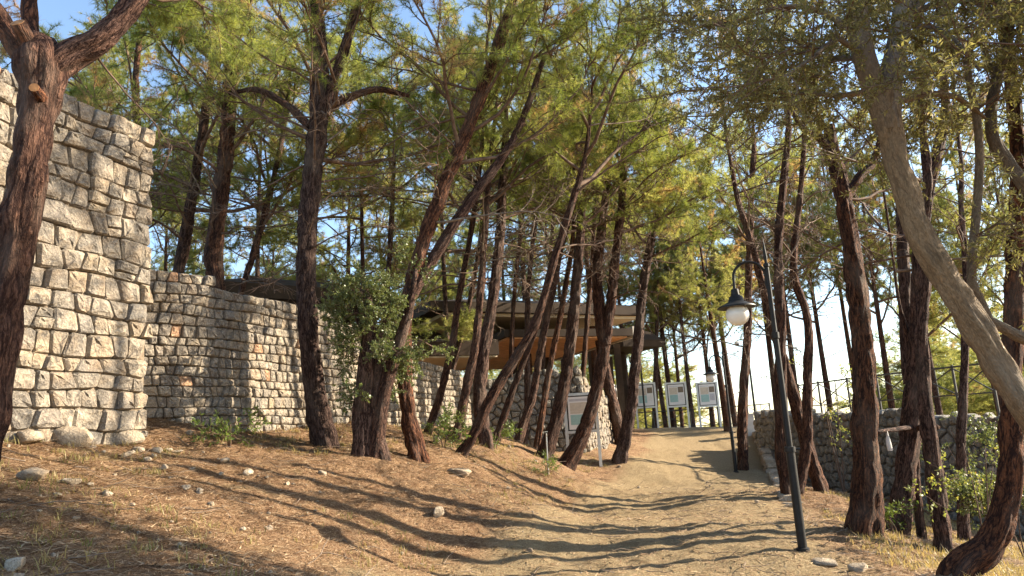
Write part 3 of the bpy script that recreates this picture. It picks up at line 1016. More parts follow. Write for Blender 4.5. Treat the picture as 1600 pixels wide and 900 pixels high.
pine('slender pale pine in front of the terrace wall end', 17, [(668, 684, 22), (690, 610, 19), (706, 540, 17), (718, 460, 16), (738, 350, 14), (752, 240, 12)], 10, 6.5, 8, 8)
pine('slim upright pine just left of the dark twin trunk', 16.5, [(712, 684, 26), (726, 620, 22), (742, 540, 20), (752, 440, 18), (760, 330, 15), (768, 230, 12)], 10.5, 6.3, 9, 7)
pine('dark rough pine at the inner corner of the walls', 17, [(760, 700, 38), (750, 630, 32), (754, 560, 30), (768, 480, 29), (778, 400, 26), (785, 300, 22), (790, 220, 18)], 11, 6.5, 11, 8)
pine('strongly slanting pine sweeping up to the right', 14.2, [(722, 716, 34), (745, 670, 27), (772, 612, 25), (808, 555, 23), (838, 500, 22), (862, 420, 20), (885, 345, 18), (905, 280, 15)], 9.5, 6.3, 9, 6)
pine('thin leaning pine between the slanting pine and the dark wall', 19, [(776, 694, 21), (798, 620, 17), (820, 560, 15), (846, 490, 14), (868, 420, 13), (890, 340, 11)], 10, 6.6, 8, 7)
pine('narrow pine bending in front of the shaded wall', 20, [(810, 695, 24), (832, 620, 20), (842, 560, 18), (856, 490, 17), (872, 410, 15), (884, 330, 13)], 10.5, 7, 8, 7)
pine('broad pine in front of the shaded wall left of the notice board', 19, [(852, 721, 40), (868, 660, 33), (882, 600, 30), (893, 520, 28), (902, 430, 26), (908, 340, 23), (912, 240, 19)], 11.5, 6.8, 12, 9)
pine('leaning pine crossing in front of the nearest notice board', 20, [(886, 738, 44), (906, 690, 35), (926, 630, 31), (942, 560, 29), (953, 480, 26), (962, 400, 23), (972, 310, 20), (974, 230, 16)], 11.5, 6.8, 12, 9,
     limbs=[((20, 20.3), [(945, 540, 22), (936, 480, 20), (934, 420, 18), (942, 340, 15), (952, 250, 12), (956, 150, 9)])])
pine('gently leaning pine standing at the left edge of the path', 22, [(968, 720, 36), (980, 670, 29), (988, 620, 26), (996, 540, 24), (1004, 460, 22), (1020, 360, 20), (1040, 285, 17)], 11, 6.5, 11, 9)
pine('rough pine leaning left behind the notice board by the lit wall', 27, [(970, 690, 30), (960, 640, 27), (948, 590, 26), (938, 540, 22), (935, 470, 18)], 12, 7.5, 9, 6)
for lb, Y_, pts_ in (('very thin straight pine above the retaining wall', 25, [(796, 640, 13), (799, 560, 12), (802, 480, 11), (812, 380, 10), (820, 300, 8)]),
                     ('hair thin pine right of the very thin straight one', 26, [(842, 640, 12), (848, 560, 11), (854, 470, 10), (862, 370, 9), (868, 290, 7)]),
                     ('slender pine before the shaded wall, right of the inner corner', 21.5, [(820, 692, 18), (824, 620, 15), (823, 540, 14), (826, 450, 13), (836, 350, 11), (846, 270, 9)]),
                     ('slender right leaning pine left of the broad pine', 20.5, [(838, 702, 19), (848, 640, 16), (862, 560, 15), (880, 470, 14), (894, 380, 12), (900, 290, 10)]),
                     ('thin pine behind the pavilion wall corner', 25.5, [(905, 640, 14), (912, 570, 13), (918, 490, 12), (926, 400, 11), (930, 310, 9)]),
                     ('thin right leaning pine behind the terrace wall end', 24, [(690, 640, 14), (712, 560, 13), (732, 480, 12), (748, 390, 11), (758, 300, 9)]),
                     ('slim dark pine behind the leaning reddish pine', 18, [(596, 640, 16), (602, 540, 15), (606, 440, 14), (612, 340, 13), (616, 240, 10)])):
    pine(lb, Y_, pts_, 11.5, 7.4, 6, 6)
# right side
pine('straight pine beside the far lamp post at the right path edge', 23, [(1162, 733, 30), (1160, 680, 24), (1162, 610, 22), (1168, 520, 20), (1170, 420, 18), (1174, 300, 16), (1178, 230, 13)], 12, 7, 10, 10)
pine('left leaning pine of the cluster behind the near lamp', 17, [(1284, 772, 36), (1262, 700, 31), (1238, 610, 28), (1212, 525, 25), (1192, 450, 20), (1180, 400, 17)], 11, 8.4, 3, 10)
pine('upright dark pine immediately behind the near lamp post', 16, [(1232, 781, 38), (1222, 700, 31), (1220, 600, 28), (1219, 480, 25), (1216, 380, 23), (1224, 290, 19), (1232, 200, 15)], 12, 8.8, 4, 12)
pine('slim pine with a slight curve right of the near lamp post', 16.5, [(1246, 776, 30), (1260, 700, 26), (1262, 600, 22), (1262, 500, 20), (1240, 420, 18), (1250, 310, 15), (1256, 230, 12)], 11.5, 8.6, 3, 12)
pine('thick broken topped pine standing alone right of the lamp', 10.5, [(1352, 838, 76), (1354, 780, 62), (1352, 700, 54), (1350, 600, 50), (1344, 500, 47), (1332, 400, 43), (1315, 300, 36), (1300, 230, 30), (1296, 196, 26)], 5.6, 5.3, 0, 8,
     limbs=[((10.5, 10.2), [(1298, 232, 18), (1275, 212, 14), (1255, 200, 11), (1232, 160, 8), (1215, 90, 5)]), ((10.5, 10.8), [(1322, 305, 20), (1345, 275, 17), (1368, 245, 15), (1392, 150, 12), (1410, 60, 9)])], cap=True, dead_from=2.0)
pine('tall pine with a snapped dead branch right of the broken topped one', 11.5, [(1402, 834, 52), (1412, 760, 44), (1424, 660, 40), (1432, 560, 38), (1436, 450, 34), (1442, 340, 29), (1465, 240, 25)], 12, 9.6, 3, 12,
     limbs=[((11.8, 12), [(1424, 600, 26), (1415, 520, 24), (1413, 430, 22), (1408, 330, 18), (1400, 230, 14)])], dead_from=2.2)
pine('left leaning dark pine near the right frame side', 10.2, [(1478, 872, 46), (1468, 800, 38), (1455, 700, 36), (1444, 610, 32), (1440, 520, 28), (1446, 430, 24)], 11.5, 9.4, 3, 10)
pine('short thin stem between the two right leaning pines', 11.6, [(1442, 850, 22), (1434, 780, 19), (1428, 700, 17), (1424, 640, 15), (1420, 540, 10)], 5, 4.6, 0, 5, cs=.6)
pine('dark pine in the shade beside the yellow leaved sapling', 14, [(1508, 852, 30), (1502, 770, 24), (1502, 690, 22), (1506, 600, 20), (1510, 480, 17)], 11, 9.2, 3, 10)
pine('curved reddish pine at the lower right corner', 7.6, [(1508, 930, 74), (1548, 850, 58), (1572, 780, 50), (1580, 700, 47), (1580, 600, 45), (1584, 500, 43), (1588, 380, 40), (1592, 280, 36)], 10, 8.6, 2, 7, mat=M_BARKRED, dead_from=2.6)

# whole crowns for the trees further back
def crown_template(seed, nb=17, H=6.0):
    r = np.random.default_rng(seed)
    Vn, Tn, tn, Vw, Qw, Aw, bn, bw = [], [], [], [], [], [], 0, 0
    az = 0
    for k in range(nb):
        f = (k + .5) / nb
        az += 2.4 + r.uniform(-.4, .4)
        s = (1.2 - .65 * f) * r.uniform(.8, 1.1)
        m = np.array(Euler((r.uniform(-.5, .5), -R(r.uniform(0, 30) + 28 * f), az)).to_matrix()) * s
        (wv, wq, wa), (nv, nt_, nti) = LIVE_RAW[r.integers(len(LIVE_RAW))]
        off = np.array([0, 0, H * f])
        Vn.append(nv @ m.T + off); Tn.append(nt_ + bn); tn.append(np.clip(nti + r.normal(0, .1), 0, 1)); bn += len(nv)
        Vw.append(wv @ m.T + off); Qw.append(wq + bw); bw += len(wv)
    V = np.concatenate(Vn); T = np.concatenate(Tn); tt = np.concatenate(tn)
    # broader needles read better at distance
    V = V.reshape(-1, 3, 3); mid = (V[:, 0] + V[:, 1]) / 2
    V[:, 0] = mid + (V[:, 0] - mid) * 1.7; V[:, 1] = mid + (V[:, 1] - mid) * 1.7
    V = V.reshape(-1, 3)
    return mesh('crown', V, T, [M_NEEDLEFAR], False, {'tint': ('FLOAT', tt)}), mesh('twigs', np.concatenate(Vw), np.concatenate(Qw), [M_TWIG], True)
CROWNS = [crown_template(40 + k) for k in range(4)]
def far_pine(label, px, Y, H, cb, wpx=16, lean=0.0, cs=1.0, dens=1, x=None):
    seed = len(TREES)
    r = np.random.default_rng(900 + seed)
    b = P(px, 650, Y)
    z0 = hz(b[0], b[1])
    root = thing('background_pine', label, 'tree', (b[0], b[1], z0), 'background pines')
    T = [np.array([b[0], b[1], z0 - .3])]
    n = 7
    sway = r.uniform(-.25, .25, 2)
    for k in range(1, n + 1):
        f = k / n
        T.append(np.array([b[0] + lean * f * (H - z0) + sway[0] * math.sin(f * 3), b[1] + sway[1] * math.sin(f * 4), z0 + (H - z0) * f]))
    r0 = wpx * Y / FPX / 2
    add_trunk('trunk', root, T, [r0 * (1 - .85 * k / n) for k in range(n + 1)], near=False, seed=seed)
    path = catmull(np.array(T), .3)
    inv = np.array(root.location)
    p = at_height(path, cb)
    s = (H - cb) / 6.0
    for d in range(dens):
        k = r.integers(4)
        rz = r.uniform(0, 6.28)
        cr_ = obj('crown', CROWNS[k][0], root, p - inv, (0, 0, rz), (cs * 1.05, cs * 1.05, s), kind='stuff')
        obj('twigs', CROWNS[k][1], root, p - inv, (0, 0, rz), (cs * 1.05, cs * 1.05, s), kind='stuff')
    for k in range(4):
        z = z0 + 3.0 + (cb - z0 - 2.0) * (k + r.random()) / 4
        obj('dead_branch', DEAD[r.integers(len(DEAD))], root, at_height(path, z) - inv, (r.uniform(-3, 3), -R(r.uniform(-10, 30)), r.uniform(0, 6.28)), r.uniform(.6, 1.3))
    TREES.append(root)
FAR = [
    ('sunlit green pine far behind the bastion corner', 248, 24, 10, 3.8, 14, .02, 1.2), ('bright green pine between the two trunks behind the wall', 300, 31, 11.5, 4.2, 13, 0, 1.3),
    ('yellow green pine seen left of the thick bank pine', 420, 27, 9.5, 3.6, 13, .03, 1.25), ('pine with a low crown right of the thick bank pine', 545, 23, 10.5, 5.2, 15, .02, 1.15),
    ('pale green pine behind the shelter canopy', 468, 36, 12, 4.4, 12, 0, 1.4), ('far pine above the leafy shrub', 600, 33, 13, 5.5, 13, -.02, 1.3),
    ('straight far pine left of the pavilion', 662, 36, 13.5, 5.6, 12, .02, 1.3), ('thin pine rising behind the pavilion roof left end', 700, 40, 14, 6, 11, 0, 1.4),
    ('far pine behind the middle of the pavilion roof', 800, 42, 15, 6.4, 11, 0, 1.4), ('far pine over the timber ceiling of the pavilion', 880, 44, 16, 6.6, 11, .01, 1.5),
    ('upright far pine behind the small right pavilion roof', 985, 38, 14, 6.8, 9, .0, 1.25), ('reddish far pine leaning right behind the first lookout board', 1020, 38.5, 13, 6, 10, .12, 1.2),
    ('slim far pine between the first and second lookout boards', 1040, 40, 14, 5.8, 8, -.02, 1.3), ('slim far pine behind the second lookout board', 1082, 39, 15, 5.6, 8, 0, 1.3),
    ('narrow far pine just right of the second lookout board', 1064, 43, 15, 5.2, 7, 0, 1.3), ('far pine behind the third lookout board', 1112, 41, 13, 5.0, 9, -.01, 1.3),
    ('light green pine hanging over the far lamp', 1135, 32, 10.5, 4.9, 12, -.03, 1.0), ('far pine in the gap right of the straight path pine', 1245, 40, 15, 5.6, 11, .0, 1.4),
    ('far pine above the railing left of the broken topped pine', 1300, 40, 17, 6.4, 10, 0, 1.5), ('far pine behind the railing right of the broken topped pine', 1395, 40, 17, 6.0, 11, .02, 1.6),
    ('far pine behind the wall near the right leaning pine', 1470, 40, 18, 4.4, 11, 0, 1.8), ('far pine behind the wall at the right frame edge', 1565, 42, 18, 3.2, 11, 0, 1.9),
    ('outermost far pine at the right frame edge', 1625, 38, 16, 2.6, 11, 0, 1.7), ('far pine behind the bastion at the upper left corner', 120, 19, 12, 7, 15, .0, 1.2),
    ('tall far pine seen above the slanting pine', 830, 30, 14.5, 8, 13, 0, 1.3), ('tall far pine above the pavilion roof tip', 935, 31, 15, 8, 13, 0, 1.3), ('tall far pine above the straight path pine', 1150, 45, 18, 9, 11, 0, 1.6), ('tall slim pine behind the bastion between left trunks', 182, 22, 14, 7.4, 11, 0, 1.2), ('high crowned pine behind the terrace wall left of the thick bank pine', 405, 20, 13.5, 7.4, 11, .01, 1.2), ('high crowned pine right of the thick bank pine', 572, 19.5, 13.5, 7.6, 10, .01, 1.2), ('high crowned pine above the pavilion left end', 705, 25, 15.5, 8.4, 10, 0, 1.3), ('high crowned pine above the path crest', 1052, 40, 19, 9.5, 9, 0, 1.6), ('high crowned far pine above the broken topped pine', 1345, 44, 21, 10, 9, 0, 1.7), ('tall far pine high above the near lamp', 1215, 42, 18, 8.2, 11, 0, 1.5),
]
for a in FAR:
    far_pine(*a)

# ------------------------------------------------------------------ broadleaf sprays, olive, shrubs
def ground_hit(px, py):
    d = F_ + R_ * ((px - 800) / FPX) + U_ * ((450 - py) / FPX)
    d = d / d[1]
    Ys = np.linspace(3, 45, 800)
    pts = EYE + d * Ys[:, None]
    below = np.nonzero(pts[:, 2] < hgt(pts[:, :2]))[0]
    k = below[0] if len(below) else -1
    p = pts[k]
    return np.array([p[0], p[1], hz(p[0], p[1])])

def leafy_template(seed, L, nsub, leaf, n_leaf, lm, droop=-.04, tw=.006, nm='leafy_branch', spread=.9, wood=None):
    r = np.random.default_rng(seed)
    wd, cen, dr, ti = [], [], [], []
    main = walk((0, 0, 0), (1, 0, .1), L, 7, r, .16, (0, 0, droop))
    wd.append(tube(main, np.linspace(tw * 1.6, tw * .5, 8), 4))
    tws = [main[3:]]
    for k in range(nsub):
        i = r.integers(1, 8)
        d = unit(main[i] - main[i - 1]) * .7 + r.normal(size=3) * .7
        s = walk(main[i], d, L * r.uniform(.3, .6), 5, r, .2, (0, 0, droop))
        wd.append(tube(s, np.linspace(tw * .8, tw * .3, 6), 3))
        tws.append(s)
    for k in range(n_leaf):
        s = tws[r.integers(len(tws))]
        f = r.random() ** .7 * (len(s) - 1.001)
        i = int(f)
        t_ = unit(s[i + 1] - s[i])
        cen.append(s[i] + (s[i + 1] - s[i]) * (f - i)); dr.append(unit(t_ * .6 + unit(r.normal(size=3)) * spread)); ti.append(r.beta(2, 2))
    c, d, ti = np.array(cen), np.array(dr), np.array(ti)
    ll = r.uniform(*leaf[0], (len(c), 1)); lw = ll * leaf[1] / 2
    s = unit(np.cross(d, r.normal(size=d.shape)))
    V = np.stack([c, c + d * ll * .45 + s * lw, c + d * ll, c + d * ll * .45 - s * lw], 1).reshape(-1, 3)
    Ql = np.arange(len(V)).reshape(-1, 4)
    VV, QQ, AA = join(wd)
    tt = np.concatenate([np.zeros(len(VV)), np.repeat(ti, 4)])
    return mesh(nm, np.concatenate([VV, V]), np.concatenate([QQ, Ql + len(VV)]), [wood or M_TWIG, lm], False, {'tint': ('FLOAT', tt)}, np.concatenate([np.zeros(len(QQ)), np.ones(len(Ql))]))

OLV = [leafy_template(700 + k, 1.15, 16, ((.035, .066), .25), 800, M_OLEAF) for k in range(5)]
OAK = [leafy_template(720 + k, .55, 14, ((.026, .05), .6), 460, M_OAKLEAF, .02) for k in range(4)]
OAKF = [leafy_template(740 + k, .9, 12, ((.05, .08), .5), 260, M_OAKLEAF, .02) for k in range(3)]
YEL = [leafy_template(760 + k, .6, 7, ((.05, .085), .55), 60, M_YLEAF, .0) for k in range(3)]
WEED = [leafy_template(780 + k, .28, 6, ((.03, .07), .3), 60, M_WEED, .05, .003) for k in range(3)]

def olive(label, Y, px, limbs, seed, density, mat=M_OLIVE):
    r = np.random.default_rng(seed)
    T = [P(a, b, Y) for a, b, _ in px]
    W = [c * .86 * Y / FPX / 2 for *_, c in px]
    z0 = hz(*T[0][:2])
    T[0][2] = z0 - .05
    T.insert(0, T[0] - np.array([0, 0, .3])); W.insert(0, W[0] * 1.1)
    root = thing('olive_tree', label, 'tree', (*T[1][:2], z0))
    inv = np.array(root.location)
    add_trunk('trunk', root, T, W, near=True, mat=mat, seed=seed, base=False)
    for (Ya, Yb), pp, dens in limbs:
        q = np.array([P(a, b, Ya + (Yb - Ya) * i / (len(pp) - 1)) for i, (a, b, _) in enumerate(pp)])
        add_trunk('limb', root, q, [c * Y / FPX / 2 for *_, c in pp], near=False, base=False, mat=mat, seed=seed)
        cq = catmull(q, .1)
        for k in range(int(dens * density)):
            i = int((.25 + .75 * r.random()) * (len(cq) - 1))
            d = unit(cq[min(i + 1, len(cq) - 1)] - cq[max(i - 1, 0)])
            az = math.atan2(d[1], d[0]) + r.uniform(-1.6, 1.6)
            obj('leafy_branch', OLV[r.integers(5)], root, cq[i] - inv, (r.uniform(-3, 3), R(r.uniform(-45, 40)), az), r.uniform(.6, 1.1), kind='stuff')
    return root
olive('smooth grey olive trunk arching up from the right edge to a high fork', 6.0,
      [(1860, 980, 84), (1760, 830, 74), (1660, 715, 70), (1590, 618, 64), (1545, 545, 60), (1490, 455, 57), (1440, 370, 53), (1410, 285, 50), (1394, 220, 48), (1384, 168, 50), (1380, 140, 44)],
      [((6, 6), [(1388, 205, 36), (1370, 150, 38), (1350, 88, 36), (1340, 20, 33), (1332, -90, 26), (1320, -200, 18)], 9), ((6, 6.1), [(1390, 205, 36), (1388, 150, 40), (1396, 98, 36), (1408, 40, 34), (1425, -60, 28), (1440, -180, 18)], 9),
       ((6, 6.6), [(1345, 60, 14), (1290, 20, 11), (1220, 10, 8), (1140, 40, 4)], 13), ((6, 7.2), [(1366, 140, 12), (1310, 150, 9), (1250, 145, 7), (1190, 165, 4)], 11), ((6, 7.5), [(1340, 10, 13), (1280, -60, 10), (1180, -70, 7), (1090, -20, 4)], 12),
       ((6, 5.4), [(1350, 85, 12), (1310, 60, 9), (1270, 90, 7), (1225, 120, 4)], 9), ((6, 6.5), [(1408, 40, 14), (1470, 0, 10), (1540, 10, 7), (1610, 50, 4)], 12), ((6, 5.2), [(1400, 80, 11), (1440, 40, 8), (1490, 60, 6), (1530, 110, 4)], 8),
       ((6, 7.6), [(1340, 0, 12), (1300, -80, 9), (1230, -120, 6), (1160, -90, 4)], 9), ((6, 8.5), [(1352, 90, 12), (1300, 90, 9), (1230, 80, 7), (1120, 110, 4)], 12), ((6, 6.4), [(1382, 168, 14), (1440, 148, 12), (1495, 152, 10), (1540, 185, 5)], 6),
       ((6, 6.2), [(1420, -30, 16), (1520, -60, 12), (1640, -40, 9), (1780, 0, 5)], 14), ((6, 7.0), [(1408, 40, 14), (1540, -90, 11), (1700, -110, 8), (1860, -60, 5)], 14), ((6, 5.6), [(1425, -60, 14), (1560, -160, 11), (1720, -180, 8), (1880, -120, 5)], 14)], 31, 1.25)  # these three limbs are added out of view to shade the lower left bank
olive('slimmer olive with dark wavy stems at the upper right edge', 6.6,
      [(1900, 930, 50), (1800, 700, 44), (1720, 480, 38), (1650, 350, 34), (1590, 275, 30), (1556, 225, 27), (1549, 180, 25), (1558, 120, 23), (1575, 55, 20), (1582, -30, 17), (1590, -150, 10)],
      [((6.6, 6.3), [(1640, 545, 22), (1590, 525, 18), (1545, 500, 15), (1518, 440, 14), (1524, 350, 13), (1531, 250, 13), (1525, 175, 12), (1510, 95, 10), (1535, 40, 8), (1560, -40, 5)], 7), ((6.6, 6.8), [(1720, 480, 26), (1680, 520, 22), (1640, 545, 22)], 0),
       ((6.6, 7.4), [(1556, 130, 10), (1530, 60, 7), (1480, 30, 4)], 8), ((6.6, 6.0), [(1575, 60, 10), (1610, 30, 7), (1660, 60, 4)], 8), ((6.6, 7.6), [(1600, 290, 10), (1620, 220, 7), (1600, 150, 4)], 6), ((6.6, 7.2), [(1650, 350, 14), (1720, 250, 11), (1800, 160, 8), (1900, 120, 5)], 16), ((6.6, 6.4), [(1585, 0, 12), (1680, 40, 9), (1800, 30, 6), (1920, 40, 4)], 14)], 32, 1.25)  # last two limbs reach out of view, added for shade on the left bank

def shrub(name, label, cat, base, stems, tmpl, n, centre, radii, seed, sc=(.7, 1.2), mat=None, part='leafy_branch', group=None):
    r = np.random.default_rng(seed)
    root = thing(name, label, cat, base, group)
    inv = np.array(root.location)
    for pts, rad in stems:
        add_trunk('stem', root, pts, rad, near=False, base=False, mat=mat or M_BARK, seed=seed)
    for k in range(n):
        d = unit(r.normal(size=3))
        q = np.array(centre) + d * np.array(radii) * r.random() ** .45
        a = math.atan2(d[1], d[0]) + r.uniform(-.8, .8)
        obj(part, tmpl[r.integers(len(tmpl))], root, q - inv, (r.uniform(-3, 3), R(r.uniform(-50, 20)), a), r.uniform(*sc), kind='stuff')
    return root
g0 = ground_hit(584, 712)
YS = g0[1]
def stem_pts(lst, Y):
    return [P(a, b, Y) for a, b, _ in lst], [c * Y / FPX / 2 for *_, c in lst]
sh_ = shrub('evergreen_shrub', 'bushy small leaved evergreen shrub with several stems before the terrace wall', 'shrub', g0, [stem_pts(s, YS) for s in (
    [(566, 728, 40), (568, 690, 34), (570, 620, 31), (574, 560, 28), (578, 500, 20), (570, 440, 9)], [(584, 734, 36), (588, 690, 27), (600, 610, 24), (622, 540, 20), (640, 480, 14), (650, 420, 6)],
    [(600, 728, 28), (592, 690, 22), (586, 640, 20), (590, 560, 15), (560, 500, 10), (545, 440, 5)], [(560, 705, 9), (553, 660, 8), (560, 610, 8), (590, 540, 7), (610, 470, 4)])], OAK, 92, P(580, 505, YS), (.36, .42, .85), 41, (.55, .95))
for px, py in ((640, 540), (655, 530), (630, 550), (520, 610), (540, 630), (620, 420), (600, 390), (560, 600), (585, 600)):
    obj('leafy_branch', OAK[px % 4], sh_, P(px, py, YS - .1) - np.array(sh_.location), (px, .3, px * .7), 1.0, kind='stuff')
def simple_shrub(label, px, py, hgt_, rad, tmpl, n, seed, sc, name='shrub', cat='shrub', Y=None, stem=.012, lift=.5):
    b = ground_hit(px, py) if Y is None else None
    if b is None:
        q = P(px, py, Y); b = np.array([q[0], q[1], hz(q[0], q[1])])
    r = np.random.default_rng(seed)
    stems = []
    for k in range(3):
        e = b + np.array([r.uniform(-1, 1) * rad * .6, r.uniform(-1, 1) * rad * .6, hgt_ * r.uniform(.7, 1)])
        stems.append(([b - np.array([0, 0, .1]), b * .6 + e * .4 + np.array([r.uniform(-.05, .05), 0, 0]), e], [stem, stem * .7, stem * .3]))
    return shrub(name, label, cat, b, stems, tmpl, n, b + np.array([0, 0, hgt_ * (lift + .5) / 1.0 * .7]), (rad, rad, hgt_ * .42), seed, sc, mat=M_TWIG)
simple_shrub('yellow leaved sapling beside the curved pine on the right', 1528, 800, 1.5, .42, YEL, 11, 51, (.4, .75), 'yellow_sapling', 'sapling', 9.6)
simple_shrub('dark green bush behind the curved pine at the right edge', 1596, 830, 1.1, .55, OAK, 24, 52, (.8, 1.3), Y=11.5)
simple_shrub('leafy green bush in front of the right rubble wall', 1548, 800, 2.2, .8, OAKF, 14, 53, (.6, 1.0), Y=14.5)
simple_shrub('tall pale leaved sapling before the right rubble wall', 1318, 760, 3.0, .45, YEL, 16, 54, (.5, .9), 'pale_sapling', 'sapling', 18.5, .02)
simple_shrub('small green shrub at the foot of the slender pine', 694, 700, .45, .3, WEED, 26, 55, (.8, 1.5), 'low_shrub', 'shrub')
simple_shrub('small leafy weed below the terrace wall', 358, 700, .3, .25, WEED, 14, 56, (.8, 1.4), 'weed', 'weed')
simple_shrub('small weed at the foot of the grey tap pipe', 856, 742, .25, .2, WEED, 10, 57, (.8, 1.3), 'weed', 'weed')
simple_shrub('green weed clump beside the slanting pine base', 775, 700, .4, .4, WEED, 20, 58, (.8, 1.6), 'weed', 'weed')
simple_shrub('green shoots at the foot of the broken topped pine', 1398, 838, .35, .2, WEED, 12, 59, (.8, 1.6), 'weed', 'weed')

# ------------------------------------------------------------------ lamps
def lamp(label, px, py):
    b = ground_hit(px, py)
    root = thing('lamp_post', label, 'street lamp', b - np.array([0, 0, .02]), 'black lamp posts along the path')
    root.scale = (1.03, 1.03, 1.035)
    MB().lathe([(.075, 0), (.075, .04), (.052, .05), (.050, 1.12)], n=16).build('lower_pole', M_BLACK, root, True)
    cl = MB().lathe([(.05, 1.1), (.064, 1.105), (.064, 1.16), (.05, 1.165)], n=16).build('collar', M_BLACK, root, True)
    MB().tube([(.06, 0, 1.13), (.115, 0, 1.13)], [.012, .018], 8).build('clamp_knob', M_BLACK, cl)
    MB().lathe([(.036, 1.16), (.034, 2.42), (.046, 2.43), (.046, 2.5), (.03, 2.51), (.027, 3.3)], n=14).build('upper_pole', M_BLACK, root, True)
    MB().lathe([(.027, 3.3), (.038, 3.31), (.038, 3.34), (.016, 3.36), (.024, 3.42), (.003, 3.68)], n=12).build('finial', M_BLACK, root, True)
    arc = [(0, 0, 2.95), (-.03, 0, 3.1)] + [(-.22 + .2 * math.cos(a), 0, 3.18 + .2 * math.sin(a)) for a in np.linspace(.15, math.pi, 12)] + [(-.42, 0, 3.1), (-.42, 0, 3.04)]
    MB().tube(arc, .017, 10).build('arm', M_BLACK, root, True)
    c = (-.42, 0, 0)
    MB().lathe([(.02, 3.06), (.045, 3.05), (.05, 2.98), (.075, 2.96), (.095, 2.9), (.225, 2.84), (.23, 2.825), (.21, 2.823), (.08, 2.86)], c, 24).build('shade', M_BLACK, root, True)
    MB().lathe([(.05, 2.845)] + [(.138 * math.sin(a), 2.745 + .138 * math.cos(a)) for a in np.linspace(.5, math.pi - .02, 14)], c, 24).build('globe', M_GLOBE, root, True)
lamp('black lamp post with white globe nearest the camera on the right', 1255, 863)
lamp('smaller looking black lamp post with white globe further up the path', 1150, 738)

def camera_pole(label, px, py, h_, side):
    b = ground_hit(px, py)
    root = thing('camera_pole', label, 'pole', b - np.array([0, 0, .05]))
    MB().lathe([(.09, 0), (.09, .06), (.05, .07), (.045, h_ * .5), (.035, h_)], n=12).build('pole', M_BLACK, root, True)
    MB().tube([(0, 0, h_ - .1), (side * .3, 0, h_ - .05), (side * .42, 0, h_ - .1)], .02, 8).build('arm', M_BLACK, root, True)
    MB().lathe([(.03, h_ - .1), (.1, h_ - .13), (.11, h_ - .22)], (side * .42, 0, 0), 14).build('camera_housing', M_GLOBE, root, True)
    MB().lathe([(.095, h_ - .221), (.08, h_ - .29), (.03, h_ - .32)], (side * .42, 0, 0), 14).build('camera_dome', M_BLACK, root, True)
camera_pole('black pole with a small camera behind the straight path pine', 1183, 671, 3.9, -1)
camera_pole('thin black pole behind the first lookout board', 1010, 669, 3.3, -1)

# ------------------------------------------------------------------ notice boards
def board(label, pos, rz, style, W=.9, H=2.05, ph=1.15):
    root = thing('notice_board', label, 'notice board', pos, 'grey framed notice boards', rz)
    for sx in (-1, 1):
        MB().box((sx * (W / 2), 0, H / 2 - .15), (.085, .06, H + .3)).build('leg', M_ALU, root)
    fr = MB().box((0, 0, H - .04), (W - .09, .05, .075)).build('top_rail', M_ALU, root)
    MB().box((0, 0, H - ph + .04), (W - .09, .05, .075)).build('bottom_rail', M_ALU, root)
    back = MB().box((0, .004, H - ph / 2), (W - .095, .02, ph - .16)).build('back_panel', M_BLACK, root)
    sw, s_h = W - .17, ph - .22
    zc = H - ph / 2
    sheet = MB().box((0, -.012, zc), (sw, .008, s_h)).build('sheet', M_PAPER, root)
    def pr(x0, x1, z0, z1, m, nm):
        MB().box((sw * ((x0 + x1) / 2 - .5), -.018, zc + s_h * ((z0 + z1) / 2 - .5)), (sw * (x1 - x0), .003, s_h * (z1 - z0))).build(nm, m, sheet)
    if style == 0:
        pr(.06, .94, .86, .93, M_PLILAC, 'heading_print'); pr(.08, .92, .48, .82, M_PBEIGE, 'picture_print'); pr(.08, .92, .14, .45, M_PTEAL, 'map_print')
        for k in range(3):
            pr(.08, .92, .55 + .1 * k, .556 + .1 * k, M_PAPER, 'print_line')
    else:
        pr(.08, .62, .90, .925, M_PLILAC, 'heading_print'); pr(.08, .58, .52, .86, M_PBEIGE, 'picture_print'); pr(.62, .95, .60, .88, M_PBROWN, 'photo_print')
        pr(.08, .58, .14, .50, M_PTEAL, 'map_print'); pr(.62, .94, .2, .54, M_PLILAC if style == 3 else M_PAPER, 'text_print')
        for k in range(6):
            pr(.64, .92, .24 + .045 * k, .25 + .045 * k, M_PBEIGE, 'text_line')
def gpos(px, Y):
    q = P(px, 668, Y)
    return np.array([q[0], q[1], hz(q[0], q[1])])
q = ground_hit(935, 726)
board('nearest notice board half hidden by the leaning pine', (P(912, 700, q[1])[0], q[1], q[2]), -.12, 0)
board('first lookout board, leftmost of the three facing the path', gpos(1013, 34.4), -.1, 1)
board('second lookout board, middle of the three facing the path', gpos(1062, 34.8), -.1, 2)
board('third lookout board, right of the three behind the far lamp', gpos(1111, 34.6), -.05, 3)
board('notice board seen edge on left of the path crest', gpos(966, 28.5), 1.28, 1)
board('second edge on notice board just behind the first one', gpos(974, 31.5), 1.2, 2)

